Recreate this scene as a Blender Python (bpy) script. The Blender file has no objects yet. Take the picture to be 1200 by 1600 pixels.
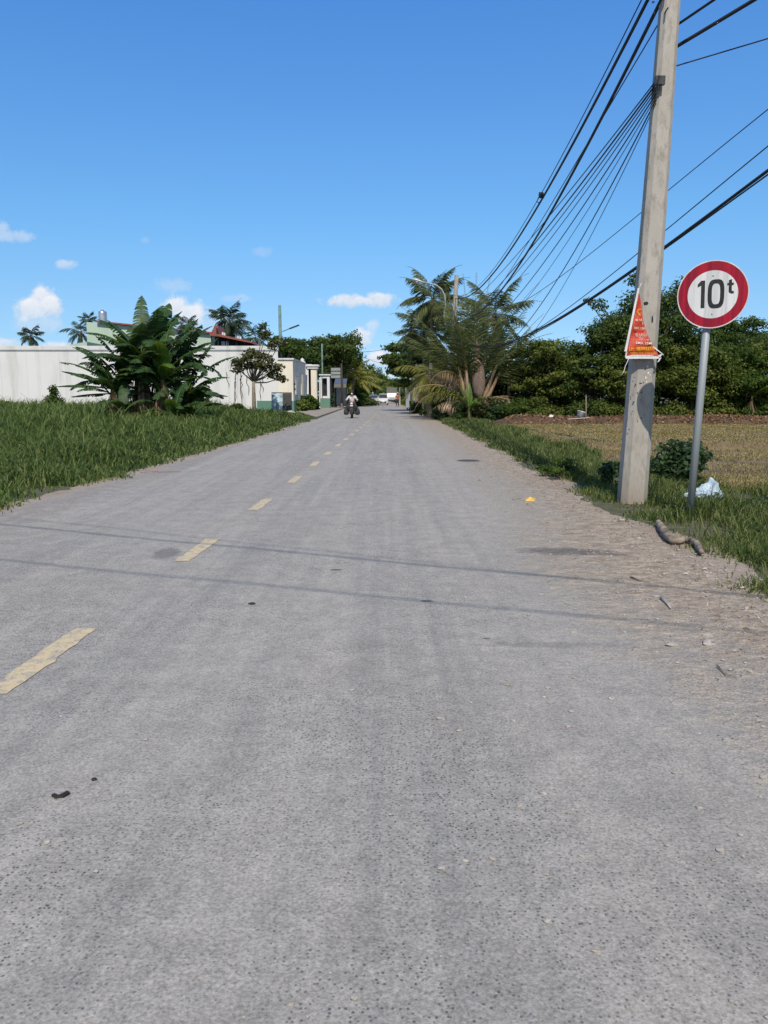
import bpy, math, random
import numpy as np
from mathutils import Vector, Matrix
R = math.radians
scene = bpy.context.scene

# ---------------------------------------------------------------- camera, world, sun
H = 1.45; F = 1200.0; VH = 617.0
TH = math.atan((800 - VH) / F)
cd = bpy.data.cameras.new('camera'); cam = bpy.data.objects.new('camera', cd)
scene.collection.objects.link(cam); scene.camera = cam
cam.location = (0, 0, H); cam.rotation_euler = (math.pi / 2 - TH, 0, 0)
cd.sensor_fit = 'HORIZONTAL'; cd.sensor_width = 36; cd.lens = 36.0
cd.clip_start = 0.05; cd.clip_end = 3000

SUN_EL = R(48)
LD = Vector((-0.03, math.cos(SUN_EL), -math.sin(SUN_EL))).normalized()     # direction light travels
sd = bpy.data.lights.new('sun', 'SUN'); sun = bpy.data.objects.new('sun', sd)
scene.collection.objects.link(sun)
sd.energy = 4.3; sd.angle = R(0.5); sd.color = (1.0, 0.90, 0.77)
sun.rotation_euler = LD.to_track_quat('-Z', 'Y').to_euler(); sun.location = (0, -20, 30)

scene.view_settings.view_transform = 'Standard'; scene.view_settings.look = 'None'
scene.view_settings.exposure = 0.0; scene.view_settings.gamma = 1.0

def rayc(u, v):
    d = (u - 600) / F; e = (v - 800) / F
    return d, math.cos(TH) - e * math.sin(TH), -(math.sin(TH) + e * math.cos(TH))
def G(u, v, z=0.0):
    x, y, w = rayc(u, v); k = (z - H) / w
    return Vector((x * k, y * k, z))
def W(u, v, Y):
    x, y, w = rayc(u, v); k = Y / y
    return Vector((x * k, Y, H + w * k))

def make_world():
    w = bpy.data.worlds.new('World'); scene.world = w; w.use_nodes = True
    nt = w.node_tree; N = nt.nodes; L = nt.links; N.clear()
    out = N.new('ShaderNodeOutputWorld'); bg = N.new('ShaderNodeBackground'); bg.inputs[1].default_value = 0.15
    sky = N.new('ShaderNodeTexSky'); sky.sky_type = 'NISHITA'; sky.sun_disc = False
    sky.sun_elevation = SUN_EL; sky.sun_rotation = R(180); sky.altitude = 0
    sky.air_density = 1.0; sky.dust_density = 0.4; sky.ozone_density = 2.2
    tc = N.new('ShaderNodeTexCoord'); sep = N.new('ShaderNodeSeparateXYZ'); L.new(tc.outputs['Generated'], sep.inputs[0])
    def m(op, a, b=None, c=None, clamp=False):
        n = N.new('ShaderNodeMath'); n.operation = op; n.use_clamp = clamp
        for i, q in enumerate((a, b, c)):
            if q is None: continue
            if isinstance(q, (int, float)): n.inputs[i].default_value = q
            else: L.new(q, n.inputs[i])
        return n.outputs[0]
    yy = m('MAXIMUM', sep.outputs[1], 0.02)
    a = m('DIVIDE', sep.outputs[0], yy); b = m('DIVIDE', sep.outputs[2], yy)
    cmb = N.new('ShaderNodeCombineXYZ'); L.new(a, cmb.inputs[0]); L.new(b, cmb.inputs[1])
    def noise(scale, detail, off):
        mp = N.new('ShaderNodeMapping'); mp.inputs['Location'].default_value = off; L.new(cmb.outputs[0], mp.inputs[0])
        n = N.new('ShaderNodeTexNoise'); n.inputs['Scale'].default_value = scale; n.inputs['Detail'].default_value = detail
        n.inputs['Roughness'].default_value = 0.62
        L.new(mp.outputs[0], n.inputs['Vector']); return n.outputs[0]
    n1 = noise(32, 6, (3, 7, 0)); n2 = noise(70, 5, (9, 1, 0)); nw = noise(14, 3, (1, 2, 4))
    disp = m('ADD', m('MULTIPLY', m('SUBTRACT', n1, 0.5), 1.9), m('MULTIPLY', m('SUBTRACT', n2, 0.5), 0.9))
    blobs = [  # u, v, half width, half height, density
        (66, 462, 22, 22, 1.0), (52, 484, 36, 20, .95), (80, 476, 22, 22, 1.0), (58, 508, 46, 20, .45), (20, 368, 40, 11, .5), (2, 358, 18, 14, .5), (104, 412, 22, 10, .62),
        (270, 445, 30, 14, .33), (276, 478, 26, 20, 1.0), (300, 495, 34, 24, .95), (330, 505, 40, 22, .4), (365, 466, 26, 7, .3), (226, 375, 10, 8, .2),
        (410, 393, 20, 8, .2), (563, 470, 60, 11, .95), (545, 466, 30, 9, .9), (590, 465, 30, 9, .9), (565, 528, 20, 20, .85), (582, 510, 14, 12, .6), (552, 545, 16, 16, .6),
        (596, 562, 46, 17, .95), (640, 566, 40, 16, .7), (615, 590, 60, 18, .6), (10, 536, 30, 10, .8), (84, 540, 26, 8, .8), (170, 540, 40, 8, .5), (1160, 545, 60, 14, .3)]
    dens = None; shade = None
    for (u, v, hw, hh, k) in blobs:
        x, y, z = rayc(u, v); cx = x / y; cz = z / y
        dx = m('MULTIPLY', m('SUBTRACT', a, cx), F / hw); dz = m('MULTIPLY', m('SUBTRACT', b, cz), F / hh)
        r2 = m('ADD', m('MULTIPLY', dx, dx), m('MULTIPLY', dz, dz))
        d = m('SUBTRACT', m('ADD', 1.0, disp), m('SQRT', r2))
        q = m('MULTIPLY', m('SMOOTH_MIN', m('MAXIMUM', m('MULTIPLY', d, 1.9), 0.0), 1.0, 0.3), k, clamp=True)
        dens = q if dens is None else m('MAXIMUM', dens, q)
        s = m('MULTIPLY', q, m('MULTIPLY', m('ADD', dz, 1.0), 0.5, clamp=True))
        shade = s if shade is None else m('MAXIMUM', shade, s)
    front = m('GREATER_THAN', sep.outputs[1], 0.05)
    dens = m('MULTIPLY', dens, front)
    cc = N.new('ShaderNodeMix'); cc.data_type = 'RGBA'
    L.new(m('ADD', m('MULTIPLY', shade, 0.9), m('MULTIPLY', m('SUBTRACT', n2, .5), 0.8), clamp=True), cc.inputs[0])
    cc.inputs[6].default_value = (3.9, 4.7, 5.7, 1); cc.inputs[7].default_value = (6.5, 6.4, 6.5, 1)
    mx = N.new('ShaderNodeMix'); mx.data_type = 'RGBA'
    gm = N.new('ShaderNodeMix'); gm.data_type = 'RGBA'; gm.blend_type = 'MULTIPLY'; gm.inputs[0].default_value = 1.0
    # look a little above the murky horizon band; tint follows the elevation
    v3 = N.new('ShaderNodeCombineXYZ'); L.new(sep.outputs[0], v3.inputs[0]); L.new(sep.outputs[1], v3.inputs[1])
    L.new(m('ADD', m('MULTIPLY', m('MAXIMUM', sep.outputs[2], 0.0), 0.92), 0.13), v3.inputs[2])
    nv = N.new('ShaderNodeVectorMath'); nv.operation = 'NORMALIZE'; L.new(v3.outputs[0], nv.inputs[0]); L.new(nv.outputs[0], sky.inputs[0])
    tr = N.new('ShaderNodeValToRGB'); e = tr.color_ramp.elements; L.new(sep.outputs[2], tr.inputs[0])
    e[0].position = 0.0; e[0].color = (*SKY_LOW, 1); e[1].position = 0.45; e[1].color = (*SKY_HIGH, 1)
    e.new(0.2).color = (*SKY_MID, 1)
    fr = m('MULTIPLY', m('ADD', sep.outputs[1], 0.15), 2.0, clamp=True)      # the half of the sky round the sun is whiter
    fm = N.new('ShaderNodeMix'); fm.data_type = 'RGBA'; L.new(fr, fm.inputs[0]); fm.inputs[6].default_value = (.80, .78, .74, 1); L.new(tr.outputs[0], fm.inputs[7])
    L.new(fm.outputs[2], gm.inputs[7]); L.new(sky.outputs[0], gm.inputs[6])
    L.new(dens, mx.inputs[0]); L.new(gm.outputs[2], mx.inputs[6]); L.new(cc.outputs[2], mx.inputs[7])
    L.new(mx.outputs[2], bg.inputs[0]); L.new(bg.outputs[0], out.inputs[0])
SKY_LOW = (1.02, 1.03, .92); SKY_MID = (.70, 1.11, 1.27); SKY_HIGH = (.50, 1.01, 1.50)
make_world()

# ---------------------------------------------------------------- helpers
COL = scene.collection
def tag(o, label=None, cat=None, group=None, kind=None):
    if label: o['label'] = label
    if cat: o['category'] = cat
    if group: o['group'] = group
    if kind: o['kind'] = kind
    return o
def thing(name, loc, label, cat, group=None, rz=0):
    o = bpy.data.objects.new(name, None); COL.objects.link(o); o.empty_display_size = .2
    o.location = loc; o.rotation_euler = (0, 0, rz)
    return tag(o, label, cat, group)
def link_mesh(me, name, mat, parent=None, loc=None):
    o = bpy.data.objects.new(name, me); COL.objects.link(o)
    if mat: me.materials.append(mat)
    if parent: o.parent = parent
    if loc is not None: o.location = loc
    return o
class MB:
    """geometry in the local space of its thing; world=True subtracts the thing's location"""
    def __init__(s, off=None): s.v = []; s.f = []; s.off = Vector(off) if off is not None else Vector((0, 0, 0))
    def add(s, v, f):
        b = len(s.v); s.v += [tuple(q) for q in v]; s.f += [tuple(b + i for i in q) for q in f]; return s
    def box(s, c, d, rot=None, taper=1.0):
        x, y, z = d[0] / 2, d[1] / 2, d[2] / 2; t = taper
        vs = [Vector(q) for q in ((-x, -y, -z), (x, -y, -z), (x, y, -z), (-x, y, -z), (-x * t, -y * t, z), (x * t, -y * t, z), (x * t, y * t, z), (-x * t, y * t, z))]
        if rot: vs = [rot @ q for q in vs]
        c = Vector(c); return s.add([q + c for q in vs], [(3, 2, 1, 0), (4, 5, 6, 7), (0, 1, 5, 4), (1, 2, 6, 5), (2, 3, 7, 6), (3, 0, 4, 7)])
    def tube(s, pts, rad, n=8, cap=True):
        pts = [Vector(p) for p in pts]; m_ = len(pts)
        rad = [rad] * m_ if isinstance(rad, (int, float)) else rad
        vs = []; prev = None
        for i, p in enumerate(pts):
            t = (pts[min(i + 1, m_ - 1)] - pts[max(i - 1, 0)]).normalized()
            if prev is None:
                prev = t.cross(Vector((0, 0, 1))) if abs(t.z) < .9 else t.cross(Vector((1, 0, 0)))
            a = (prev - t * prev.dot(t)).normalized(); prev = a; b = t.cross(a)
            for k in range(n):
                q = 2 * math.pi * k / n; vs.append(p + (a * math.cos(q) + b * math.sin(q)) * rad[i])
        fs = [(i * n + k, i * n + (k + 1) % n, (i + 1) * n + (k + 1) % n, (i + 1) * n + k) for i in range(m_ - 1) for k in range(n)]
        if cap: fs += [tuple(range(n - 1, -1, -1)), tuple((m_ - 1) * n + k for k in range(n))]
        return s.add(vs, fs)
    def lathe(s, prof, n=16, c=(0, 0, 0), rot=None):
        c = Vector(c); vs = []
        for r, z in prof:
            for k in range(n):
                q = Vector((r * math.cos(2 * math.pi * k / n), r * math.sin(2 * math.pi * k / n), z))
                vs.append((rot @ q if rot else q) + c)
        m_ = len(prof)
        fs = [(i * n + k, i * n + (k + 1) % n, (i + 1) * n + (k + 1) % n, (i + 1) * n + k) for i in range(m_ - 1) for k in range(n)]
        fs += [tuple(range(n - 1, -1, -1)), tuple((m_ - 1) * n + k for k in range(n))]
        return s.add(vs, fs)
    def prism(s, poly, axis, d0, d1):
        """poly of 2D points extruded along axis ('x','y','z') from d0 to d1"""
        def P(a, b, d): return {'x': (d, a, b), 'y': (a, d, b), 'z': (a, b, d)}[axis]
        n = len(poly); vs = [P(a, b, d0) for a, b in poly] + [P(a, b, d1) for a, b in poly]
        return s.add(vs, [tuple(range(n)), tuple(range(2 * n - 1, n - 1, -1))] + [(i, i + n, (i + 1) % n + n, (i + 1) % n) for i in range(n)])
    def build(s, name, mat, parent=None, loc=None, smooth=False, bevel=0, label=None):
        me = bpy.data.meshes.new(name); o_ = s.off if loc is None or s.off.length else s.off
        me.from_pydata([(x - o_.x, y - o_.y, z - o_.z) for x, y, z in s.v], [], s.f); me.update()
        import bmesh
        bm = bmesh.new(); bm.from_mesh(me); bmesh.ops.recalc_face_normals(bm, faces=bm.faces); bm.to_mesh(me); bm.free()
        if smooth: me.polygons.foreach_set('use_smooth', [True] * len(me.polygons))
        o = link_mesh(me, name, mat, parent, loc)
        if bevel:
            b = o.modifiers.new('bevel', 'BEVEL'); b.width = bevel; b.segments = 2; b.limit_method = 'ANGLE'
        if label: o['label'] = label
        return o
def npmesh(name, V, Fq, mat, parent=None, loc=None, smooth=False):
    V = np.asarray(V, np.float32).reshape(-1, 3); Fq = np.asarray(Fq, np.int32); k = Fq.shape[1]
    me = bpy.data.meshes.new(name)
    me.vertices.add(len(V)); me.vertices.foreach_set('co', V.ravel())
    me.loops.add(Fq.size); me.loops.foreach_set('vertex_index', Fq.ravel())
    me.polygons.add(len(Fq)); me.polygons.foreach_set('loop_start', np.arange(len(Fq), dtype=np.int32) * k)
    me.polygons.foreach_set('loop_total', np.full(len(Fq), k, np.int32))
    me.update(calc_edges=True)
    if smooth: me.polygons.foreach_set('use_smooth', np.ones(len(Fq), bool))
    return link_mesh(me, name, mat, parent, loc)
def text_geo(s, size, bold=0.0):
    cu = bpy.data.curves.new('t', 'FONT'); cu.body = s; cu.size = size; cu.offset = bold; cu.align_x = 'LEFT'; cu.resolution_u = 3
    ob = bpy.data.objects.new('t', cu); COL.objects.link(ob)
    dg = bpy.context.evaluated_depsgraph_get(); me = bpy.data.meshes.new_from_object(ob.evaluated_get(dg))
    v = [p.co.copy() for p in me.vertices]; f = [tuple(p.vertices) for p in me.polygons]
    bpy.data.objects.remove(ob); bpy.data.curves.remove(cu); bpy.data.meshes.remove(me)
    return v, f

# ---------------------------------------------------------------- materials
def newmat(name):
    m = bpy.data.materials.new(name); m.use_nodes = True; nt = m.node_tree
    return m, nt.nodes, nt.links, nt.nodes['Principled BSDF']
def ns(N, L, scale, detail=4, vec=None, rough=.55, out=0, stretch=None):
    n = N.new('ShaderNodeTexNoise'); n.inputs['Scale'].default_value = scale; n.inputs['Detail'].default_value = detail; n.inputs['Roughness'].default_value = rough
    if vec is None:
        tc = N.new('ShaderNodeTexCoord'); vec = tc.outputs['Object']
    if stretch:
        mp = N.new('ShaderNodeMapping'); mp.inputs['Scale'].default_value = stretch; L.new(vec, mp.inputs[0]); vec = mp.outputs[0]
    L.new(vec, n.inputs['Vector']); return n.outputs[out]
def ramp(N, L, fac, stops):
    r = N.new('ShaderNodeValToRGB'); L.new(fac, r.inputs[0]); e = r.color_ramp.elements
    while len(e) < len(stops): e.new(0.5)
    for i, (p, c) in enumerate(stops):
        e[i].position = p; e[i].color = (c, c, c, 1) if isinstance(c, (int, float)) else (*c, 1)
    return r.outputs[0]
def mixc(N, L, fac, a, b, blend='MIX'):
    m = N.new('ShaderNodeMix'); m.data_type = 'RGBA'; m.blend_type = blend
    for i, q in ((0, fac), (6, a), (7, b)):
        if isinstance(q, (int, float)): m.inputs[i].default_value = q
        elif isinstance(q, tuple): m.inputs[i].default_value = (*q, 1)
        else: L.new(q, m.inputs[i])
    return m.outputs[2]
def mth(N, L, op, a, b=None, clamp=False):
    n = N.new('ShaderNodeMath'); n.operation = op; n.use_clamp = clamp
    for i, q in enumerate((a, b)):
        if q is None: continue
        if isinstance(q, (int, float)): n.inputs[i].default_value = q
        else: L.new(q, n.inputs[i])
    return n.outputs[0]
def bump(N, L, B, h, strength, dist):
    b = N.new('ShaderNodeBump'); b.inputs['Strength'].default_value = strength; b.inputs['Distance'].default_value = dist
    L.new(h, b.inputs['Height']); L.new(b.outputs[0], B.inputs['Normal'])
def pm(name, c1, c2=None, scale=8, rough=.8, metal=0, bstr=.2, bdist=.01, stretch=None, lo=.35, hi=.65, spec=.3):
    m, N, L, B = newmat(name); c2 = c2 or tuple(x * .8 for x in c1)
    n = ns(N, L, scale, 6, stretch=stretch)
    L.new(mixc(N, L, ramp(N, L, n, [(lo, 0.0), (hi, 1.0)]), c1, c2), B.inputs['Base Color'])
    B.inputs['Roughness'].default_value = rough; B.inputs['Metallic'].default_value = metal
    B.inputs['Specular IOR Level'].default_value = spec
    if bstr: bump(N, L, B, n, bstr, bdist)
    return m
def leafmat(name, cols, nscale=.8, transl=.35, rough=.45, spec=.35, ri=.6):
    """cols: dark, mid, light leaf colours; varies per leaf and by patch"""
    m, N, L, B = newmat(name)
    g = N.new('ShaderNodeNewGeometry'); n = ns(N, L, nscale, 3)
    f = mth(N, L, 'ADD', mth(N, L, 'MULTIPLY', g.outputs['Random Per Island'], ri), mth(N, L, 'MULTIPLY', mth(N, L, 'SUBTRACT', n, .3), 1.0), clamp=True)
    c = ramp(N, L, f, [(0.0, cols[0]), (.5, cols[1]), (1.0, cols[2])])
    L.new(c, B.inputs['Base Color']); B.inputs['Roughness'].default_value = rough; B.inputs['Specular IOR Level'].default_value = spec
    tr = N.new('ShaderNodeBsdfTranslucent'); L.new(mixc(N, L, .5, c, (.16, .22, .02)), tr.inputs[0])
    mx = N.new('ShaderNodeMixShader'); mx.inputs[0].default_value = transl
    L.new(B.outputs[0], mx.inputs[1]); L.new(tr.outputs[0], mx.inputs[2]); L.new(mx.outputs[0], N['Material Output'].inputs[0])
    return m

def road_mat():
    m, N, L, B = newmat('asphalt')
    tc = N.new('ShaderNodeTexCoord'); P = tc.outputs['Object']
    sep = N.new('ShaderNodeSeparateXYZ'); L.new(P, sep.inputs[0]); X = sep.outputs[0]
    big = ns(N, L, .45, 4, P); streak = ns(N, L, 1.0, 6, P, .6, stretch=(2.2, .10, 1)); streak2 = ns(N, L, 1.0, 5, P, .65, stretch=(9, .35, 1))
    mid = ns(N, L, 4.5, 6, P, .7); fine = ns(N, L, 85, 4, P, .75); finer = ns(N, L, 230, 2, P, .6)
    base = mixc(N, L, ramp(N, L, streak, [(.38, 0.0), (.62, 1.0)]), (.275, .270, .256), (.330, .318, .293))
    base = mixc(N, L, ramp(N, L, streak2, [(.44, 0.0), (.68, .55)]), base, (.372, .354, .325))
    # dust lying on the right hand lane and brown soil tracked over the right edge
    sx = mth(N, L, 'ADD', X, mth(N, L, 'ADD', mth(N, L, 'MULTIPLY', mth(N, L, 'SUBTRACT', streak, .5), 1.8), mth(N, L, 'MULTIPLY', mth(N, L, 'SUBTRACT', mid, .5), 2.2)))
    dust = mth(N, L, 'MULTIPLY', mth(N, L, 'SUBTRACT', sx, .2), .7, clamp=True)
    base = mixc(N, L, mth(N, L, 'MULTIPLY', dust, .65), base, (.345, .322, .285))
    near = mth(N, L, 'SUBTRACT', 1.0, mth(N, L, 'MULTIPLY', mth(N, L, 'ABSOLUTE', mth(N, L, 'SUBTRACT', sep.outputs[1], 6.2)), .30), clamp=True)
    soil = mth(N, L, 'MULTIPLY', mth(N, L, 'SUBTRACT', mth(N, L, 'ADD', sx, mth(N, L, 'MULTIPLY', near, .55)), 1.5), 1.0, clamp=True)
    base = mixc(N, L, mth(N, L, 'MULTIPLY', soil, .9), base, mixc(N, L, ramp(N, L, ns(N, L, 7, 7, P, .75), [(.40, 0.0), (.60, 1.0)]), (.245, .195, .145), (.415, .352, .275)))
    lft = mth(N, L, 'MULTIPLY', mth(N, L, 'SUBTRACT', mth(N, L, 'MULTIPLY', sx, -1), 3.75), 1.5, clamp=True)
    base = mixc(N, L, mth(N, L, 'MULTIPLY', lft, .6), base, (.27, .245, .215))
    # brownish blotches
    base = mixc(N, L, ramp(N, L, big, [(.5, 0.0), (.72, .3)]), base, (.275, .250, .215))
    # aggregate: dark chips and pale grains
    v = N.new('ShaderNodeTexVoronoi'); v.inputs['Scale'].default_value = 78; L.new(P, v.inputs['Vector'])
    chips = mth(N, L, 'MULTIPLY', ramp(N, L, v.outputs['Distance'], [(.22, 1.0), (.40, 0.0)]), ramp(N, L, v.outputs['Color'], [(.50, 0.0), (.60, 1.0)]))
    nod = mth(N, L, 'SUBTRACT', 1.0, mth(N, L, 'MAXIMUM', mth(N, L, 'MULTIPLY', dust, .55), soil), clamp=True)
    area = ramp(N, L, ns(N, L, .55, 5, P, .6), [(.40, .12), (.58, 1.0)])
    chips = mth(N, L, 'MULTIPLY', mth(N, L, 'MULTIPLY', chips, nod), mth(N, L, 'MULTIPLY', area, 1.0))
    base = mixc(N, L, chips, base, (.055, .058, .062))
    v2 = N.new('ShaderNodeTexVoronoi'); v2.inputs['Scale'].default_value = 110; L.new(P, v2.inputs['Vector'])
    pale = mth(N, L, 'MULTIPLY', ramp(N, L, v2.outputs['Distance'], [(.12, .6), (.3, 0.0)]), ramp(N, L, v2.outputs['Color'], [(.75, 0.0), (.8, 1.0)]))
    base = mixc(N, L, pale, base, (.42, .41, .40))
    base = mixc(N, L, 1.0, base, mixc(N, L, ramp(N, L, fine, [(.36, 0.0), (.64, 1.0)]), (.72, .72, .72), (1.26, 1.26, 1.26)), 'MULTIPLY')
    base = mixc(N, L, 1.0, base, mixc(N, L, ramp(N, L, ns(N, L, 24, 5, P, .75), [(.38, 0.0), (.62, 1.0)]), (.91, .91, .91), (1.08, 1.08, 1.08)), 'MULTIPLY')
    base = mixc(N, L, 1.0, base, mixc(N, L, ramp(N, L, mid, [(.36, 0.0), (.64, 1.0)]), (.90, .90, .90), (1.1, 1.1, 1.1)), 'MULTIPLY')
    # patched and oily stains
    def spot(c, rx, ry, amt, nz=.5):
        nonlocal base
        mp = N.new('ShaderNodeMapping'); mp.vector_type = 'TEXTURE'; mp.inputs['Location'].default_value = (c[0], c[1], 0); mp.inputs['Scale'].default_value = (rx, ry, 1e3)
        L.new(P, mp.inputs[0]); ln = N.new('ShaderNodeVectorMath'); ln.operation = 'LENGTH'; L.new(mp.outputs[0], ln.inputs[0])
        d = mth(N, L, 'ADD', ln.outputs['Value'], mth(N, L, 'MULTIPLY', mth(N, L, 'SUBTRACT', mid, .5), nz * 2))
        k = ramp(N, L, d, [(.6, amt), (1.05, 0.0)]); base = mixc(N, L, k, base, (.075, .077, .082))
    spot(G(880, 863), .50, .20, .65, .7); spot(G(945, 868), .25, .07, .5, .8); spot(G(259, 866), .14, .30, .5, .5); spot(G(270, 1135), .07, .04, .2, .8)
    spot(G(525, 892), .06, .04, .8, .3); spot(G(666, 941), .06, .035, .9, .3); spot(G(760, 1000), .03, .02, .8, .3); spot(G(845, 1010), .5, .06, .25, .9)
    L.new(base, B.inputs['Base Color']); B.inputs['Roughness'].default_value = .85; B.inputs['Specular IOR Level'].default_value = .25
    h = mth(N, L, 'ADD', mth(N, L, 'MULTIPLY', fine, .6), mth(N, L, 'MULTIPLY', mid, 1.5))
    h = mth(N, L, 'ADD', h, mth(N, L, 'MULTIPLY', mth(N, L, 'MULTIPLY', soil, ns(N, L, 14, 5, P)), 6.0))
    bump(N, L, B, h, .75, .009)
    return m
def paint_mat():
    m, N, L, B = newmat('worn_yellow_paint')
    P = N.new('ShaderNodeTexCoord').outputs['Object']
    n = ns(N, L, 14, 6, P, .75); f = ns(N, L, 90, 3, P, .7); s = ns(N, L, 5, 4, P, .6, stretch=(1, .4, 1))
    w = ramp(N, L, mth(N, L, 'ADD', mth(N, L, 'MULTIPLY', n, .6), mth(N, L, 'MULTIPLY', f, .4)), [(.41, 0.0), (.52, 1.0)])
    c = mixc(N, L, s, (.56, .45, .24), (.66, .54, .33))
    L.new(mixc(N, L, mth(N, L, 'MULTIPLY', w, .88), (.275, .27, .26), c), B.inputs['Base Color']); B.inputs['Roughness'].default_value = .75
    return m
def ground_mat():
    m, N, L, B = newmat('verge_soil')
    P = N.new('ShaderNodeTexCoord').outputs['Object']
    a = ns(N, L, .6, 5, P); b = ns(N, L, 6, 6, P, .7); c = ns(N, L, 40, 4, P, .7)
    col = mixc(N, L, ramp(N, L, a, [(.35, 0.0), (.6, 1.0)]), (.055, .070, .028), (.085, .085, .042))
    col = mixc(N, L, ramp(N, L, b, [(.45, 0.0), (.7, .8)]), col, (.15, .125, .085))
    col = mixc(N, L, 1.0, col, mixc(N, L, c, (.7, .7, .7), (1.3, 1.3, 1.3)), 'MULTIPLY')
    L.new(col, B.inputs['Base Color']); B.inputs['Roughness'].default_value = .95; bump(N, L, B, b, .6, .05)
    return m
def dirt_mat():
    m, N, L, B = newmat('dusty_soil')
    P = N.new('ShaderNodeTexCoord').outputs['Object']
    a = ns(N, L, 1.2, 5, P); b = ns(N, L, 9, 6, P, .7); c = ns(N, L, 60, 4, P, .7)
    col = mixc(N, L, ramp(N, L, a, [(.35, 0.0), (.65, 1.0)]), (.29, .235, .185), (.37, .315, .26))
    col = mixc(N, L, ramp(N, L, b, [(.45, 0.0), (.7, .7)]), col, (.185, .14, .10))
    col = mixc(N, L, 1.0, col, mixc(N, L, c, (.7, .7, .7), (1.3, 1.3, 1.3)), 'MULTIPLY')
    L.new(col, B.inputs['Base Color']); B.inputs['Roughness'].default_value = .95
    bump(N, L, B, mth(N, L, 'ADD', b, mth(N, L, 'MULTIPLY', c, .3)), .8, .03)
    return m
def field_mat():
    m, N, L, B = newmat('dry_field')
    P = N.new('ShaderNodeTexCoord').outputs['Object']
    a = ns(N, L, .5, 5, P, .6, stretch=(.4, 1.6, 1)); b = ns(N, L, 5, 6, P, .75); c = ns(N, L, 28, 5, P, .8)
    col = mixc(N, L, ramp(N, L, a, [(.35, 0.0), (.65, 1.0)]), (.29, .215, .115), (.17, .130, .065))
    col = mixc(N, L, ramp(N, L, b, [(.48, 0.0), (.66, .75)]), col, (.125, .085, .055))
    col = mixc(N, L, 1.0, col, mixc(N, L, c, (.55, .55, .55), (1.45, 1.45, 1.45)), 'MULTIPLY')
    L.new(col, B.inputs['Base Color']); B.inputs['Roughness'].default_value = .95; bump(N, L, B, mth(N, L, 'ADD', b, c), .9, .06)
    return m
def wall_mat(name, c, stain=.45, grime=(.30, .29, .26)):
    m, N, L, B = newmat(name)
    P = N.new('ShaderNodeTexCoord').outputs['Object']
    a = ns(N, L, .35, 5, P, .6); s = ns(N, L, 1.0, 5, P, .65, stretch=(1.1, 1.1, .12)); f = ns(N, L, 20, 4, P, .7)
    drip = ns(N, L, 1.0, 3, P, .7, stretch=(3.5, 3.5, .06))
    col = mixc(N, L, ramp(N, L, a, [(.4, 0.0), (.7, .35)]), c, tuple(x * .84 for x in c))
    col = mixc(N, L, ramp(N, L, s, [(.5, 0.0), (.72, stain)]), col, grime)
    col = mixc(N, L, ramp(N, L, drip, [(.60, 0.0), (.74, stain * .8)]), col, grime)
    L.new(col, B.inputs['Base Color']); B.inputs['Roughness'].default_value = .85; bump(N, L, B, f, .15, .01)
    return m
def concrete_pole_mat():
    m, N, L, B = newmat('pole_concrete')
    P = N.new('ShaderNodeTexCoord').outputs['Object']
    a = ns(N, L, 1.5, 5, P, .6, stretch=(1, 1, .5)); b = ns(N, L, 14, 6, P, .7, stretch=(1, 1, .35)); c = ns(N, L, 110, 3, P)
    v = N.new('ShaderNodeTexVoronoi'); v.inputs['Scale'].default_value = 34; L.new(P, v.inputs['Vector'])
    pits = mth(N, L, 'MULTIPLY', ramp(N, L, v.outputs['Distance'], [(.08, 1.0), (.15, 0.0)]), ramp(N, L, v.outputs['Color'], [(.8, 0.0), (.85, .8)]))
    col = mixc(N, L, ramp(N, L, a, [(.35, 0.0), (.65, 1.0)]), (.315, .300, .270), (.425, .405, .370))
    col = mixc(N, L, ramp(N, L, b, [(.48, 0.0), (.68, .7)]), col, (.20, .185, .155))
    col = mixc(N, L, pits, col, (.09, .08, .07))
    sp = N.new('ShaderNodeSeparateXYZ'); L.new(P, sp.inputs[0])
    low = mth(N, L, 'MULTIPLY', mth(N, L, 'SUBTRACT', .45, mth(N, L, 'ADD', sp.outputs[2], mth(N, L, 'MULTIPLY', mth(N, L, 'SUBTRACT', b, .5), 1.2))), 2.2, clamp=True)
    col = mixc(N, L, mth(N, L, 'MULTIPLY', low, .6), col, (.19, .14, .10))
    L.new(col, B.inputs['Base Color']); B.inputs['Roughness'].default_value = .88
    bump(N, L, B, mth(N, L, 'ADD', b, mth(N, L, 'MULTIPLY', c, .4)), .5, .01)
    return m
def streak_mat(name, c1, c2, rough=.4, sx=(6, 6, .15), metal=0., amt=.7, spec=.5):
    m, N, L, B = newmat(name); P = N.new('ShaderNodeTexCoord').outputs['Object']
    s = ns(N, L, 1.0, 4, P, .6, stretch=sx); f = ns(N, L, 45, 4, P, .7)
    col = mixc(N, L, ramp(N, L, s, [(.42, 0.0), (.62, amt)]), c1, c2)
    col = mixc(N, L, ramp(N, L, f, [(.55, 0.0), (.8, .35)]), col, c2)
    L.new(col, B.inputs['Base Color']); B.inputs['Roughness'].default_value = rough; B.inputs['Metallic'].default_value = metal
    B.inputs['Specular IOR Level'].default_value = spec
    return m

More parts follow.
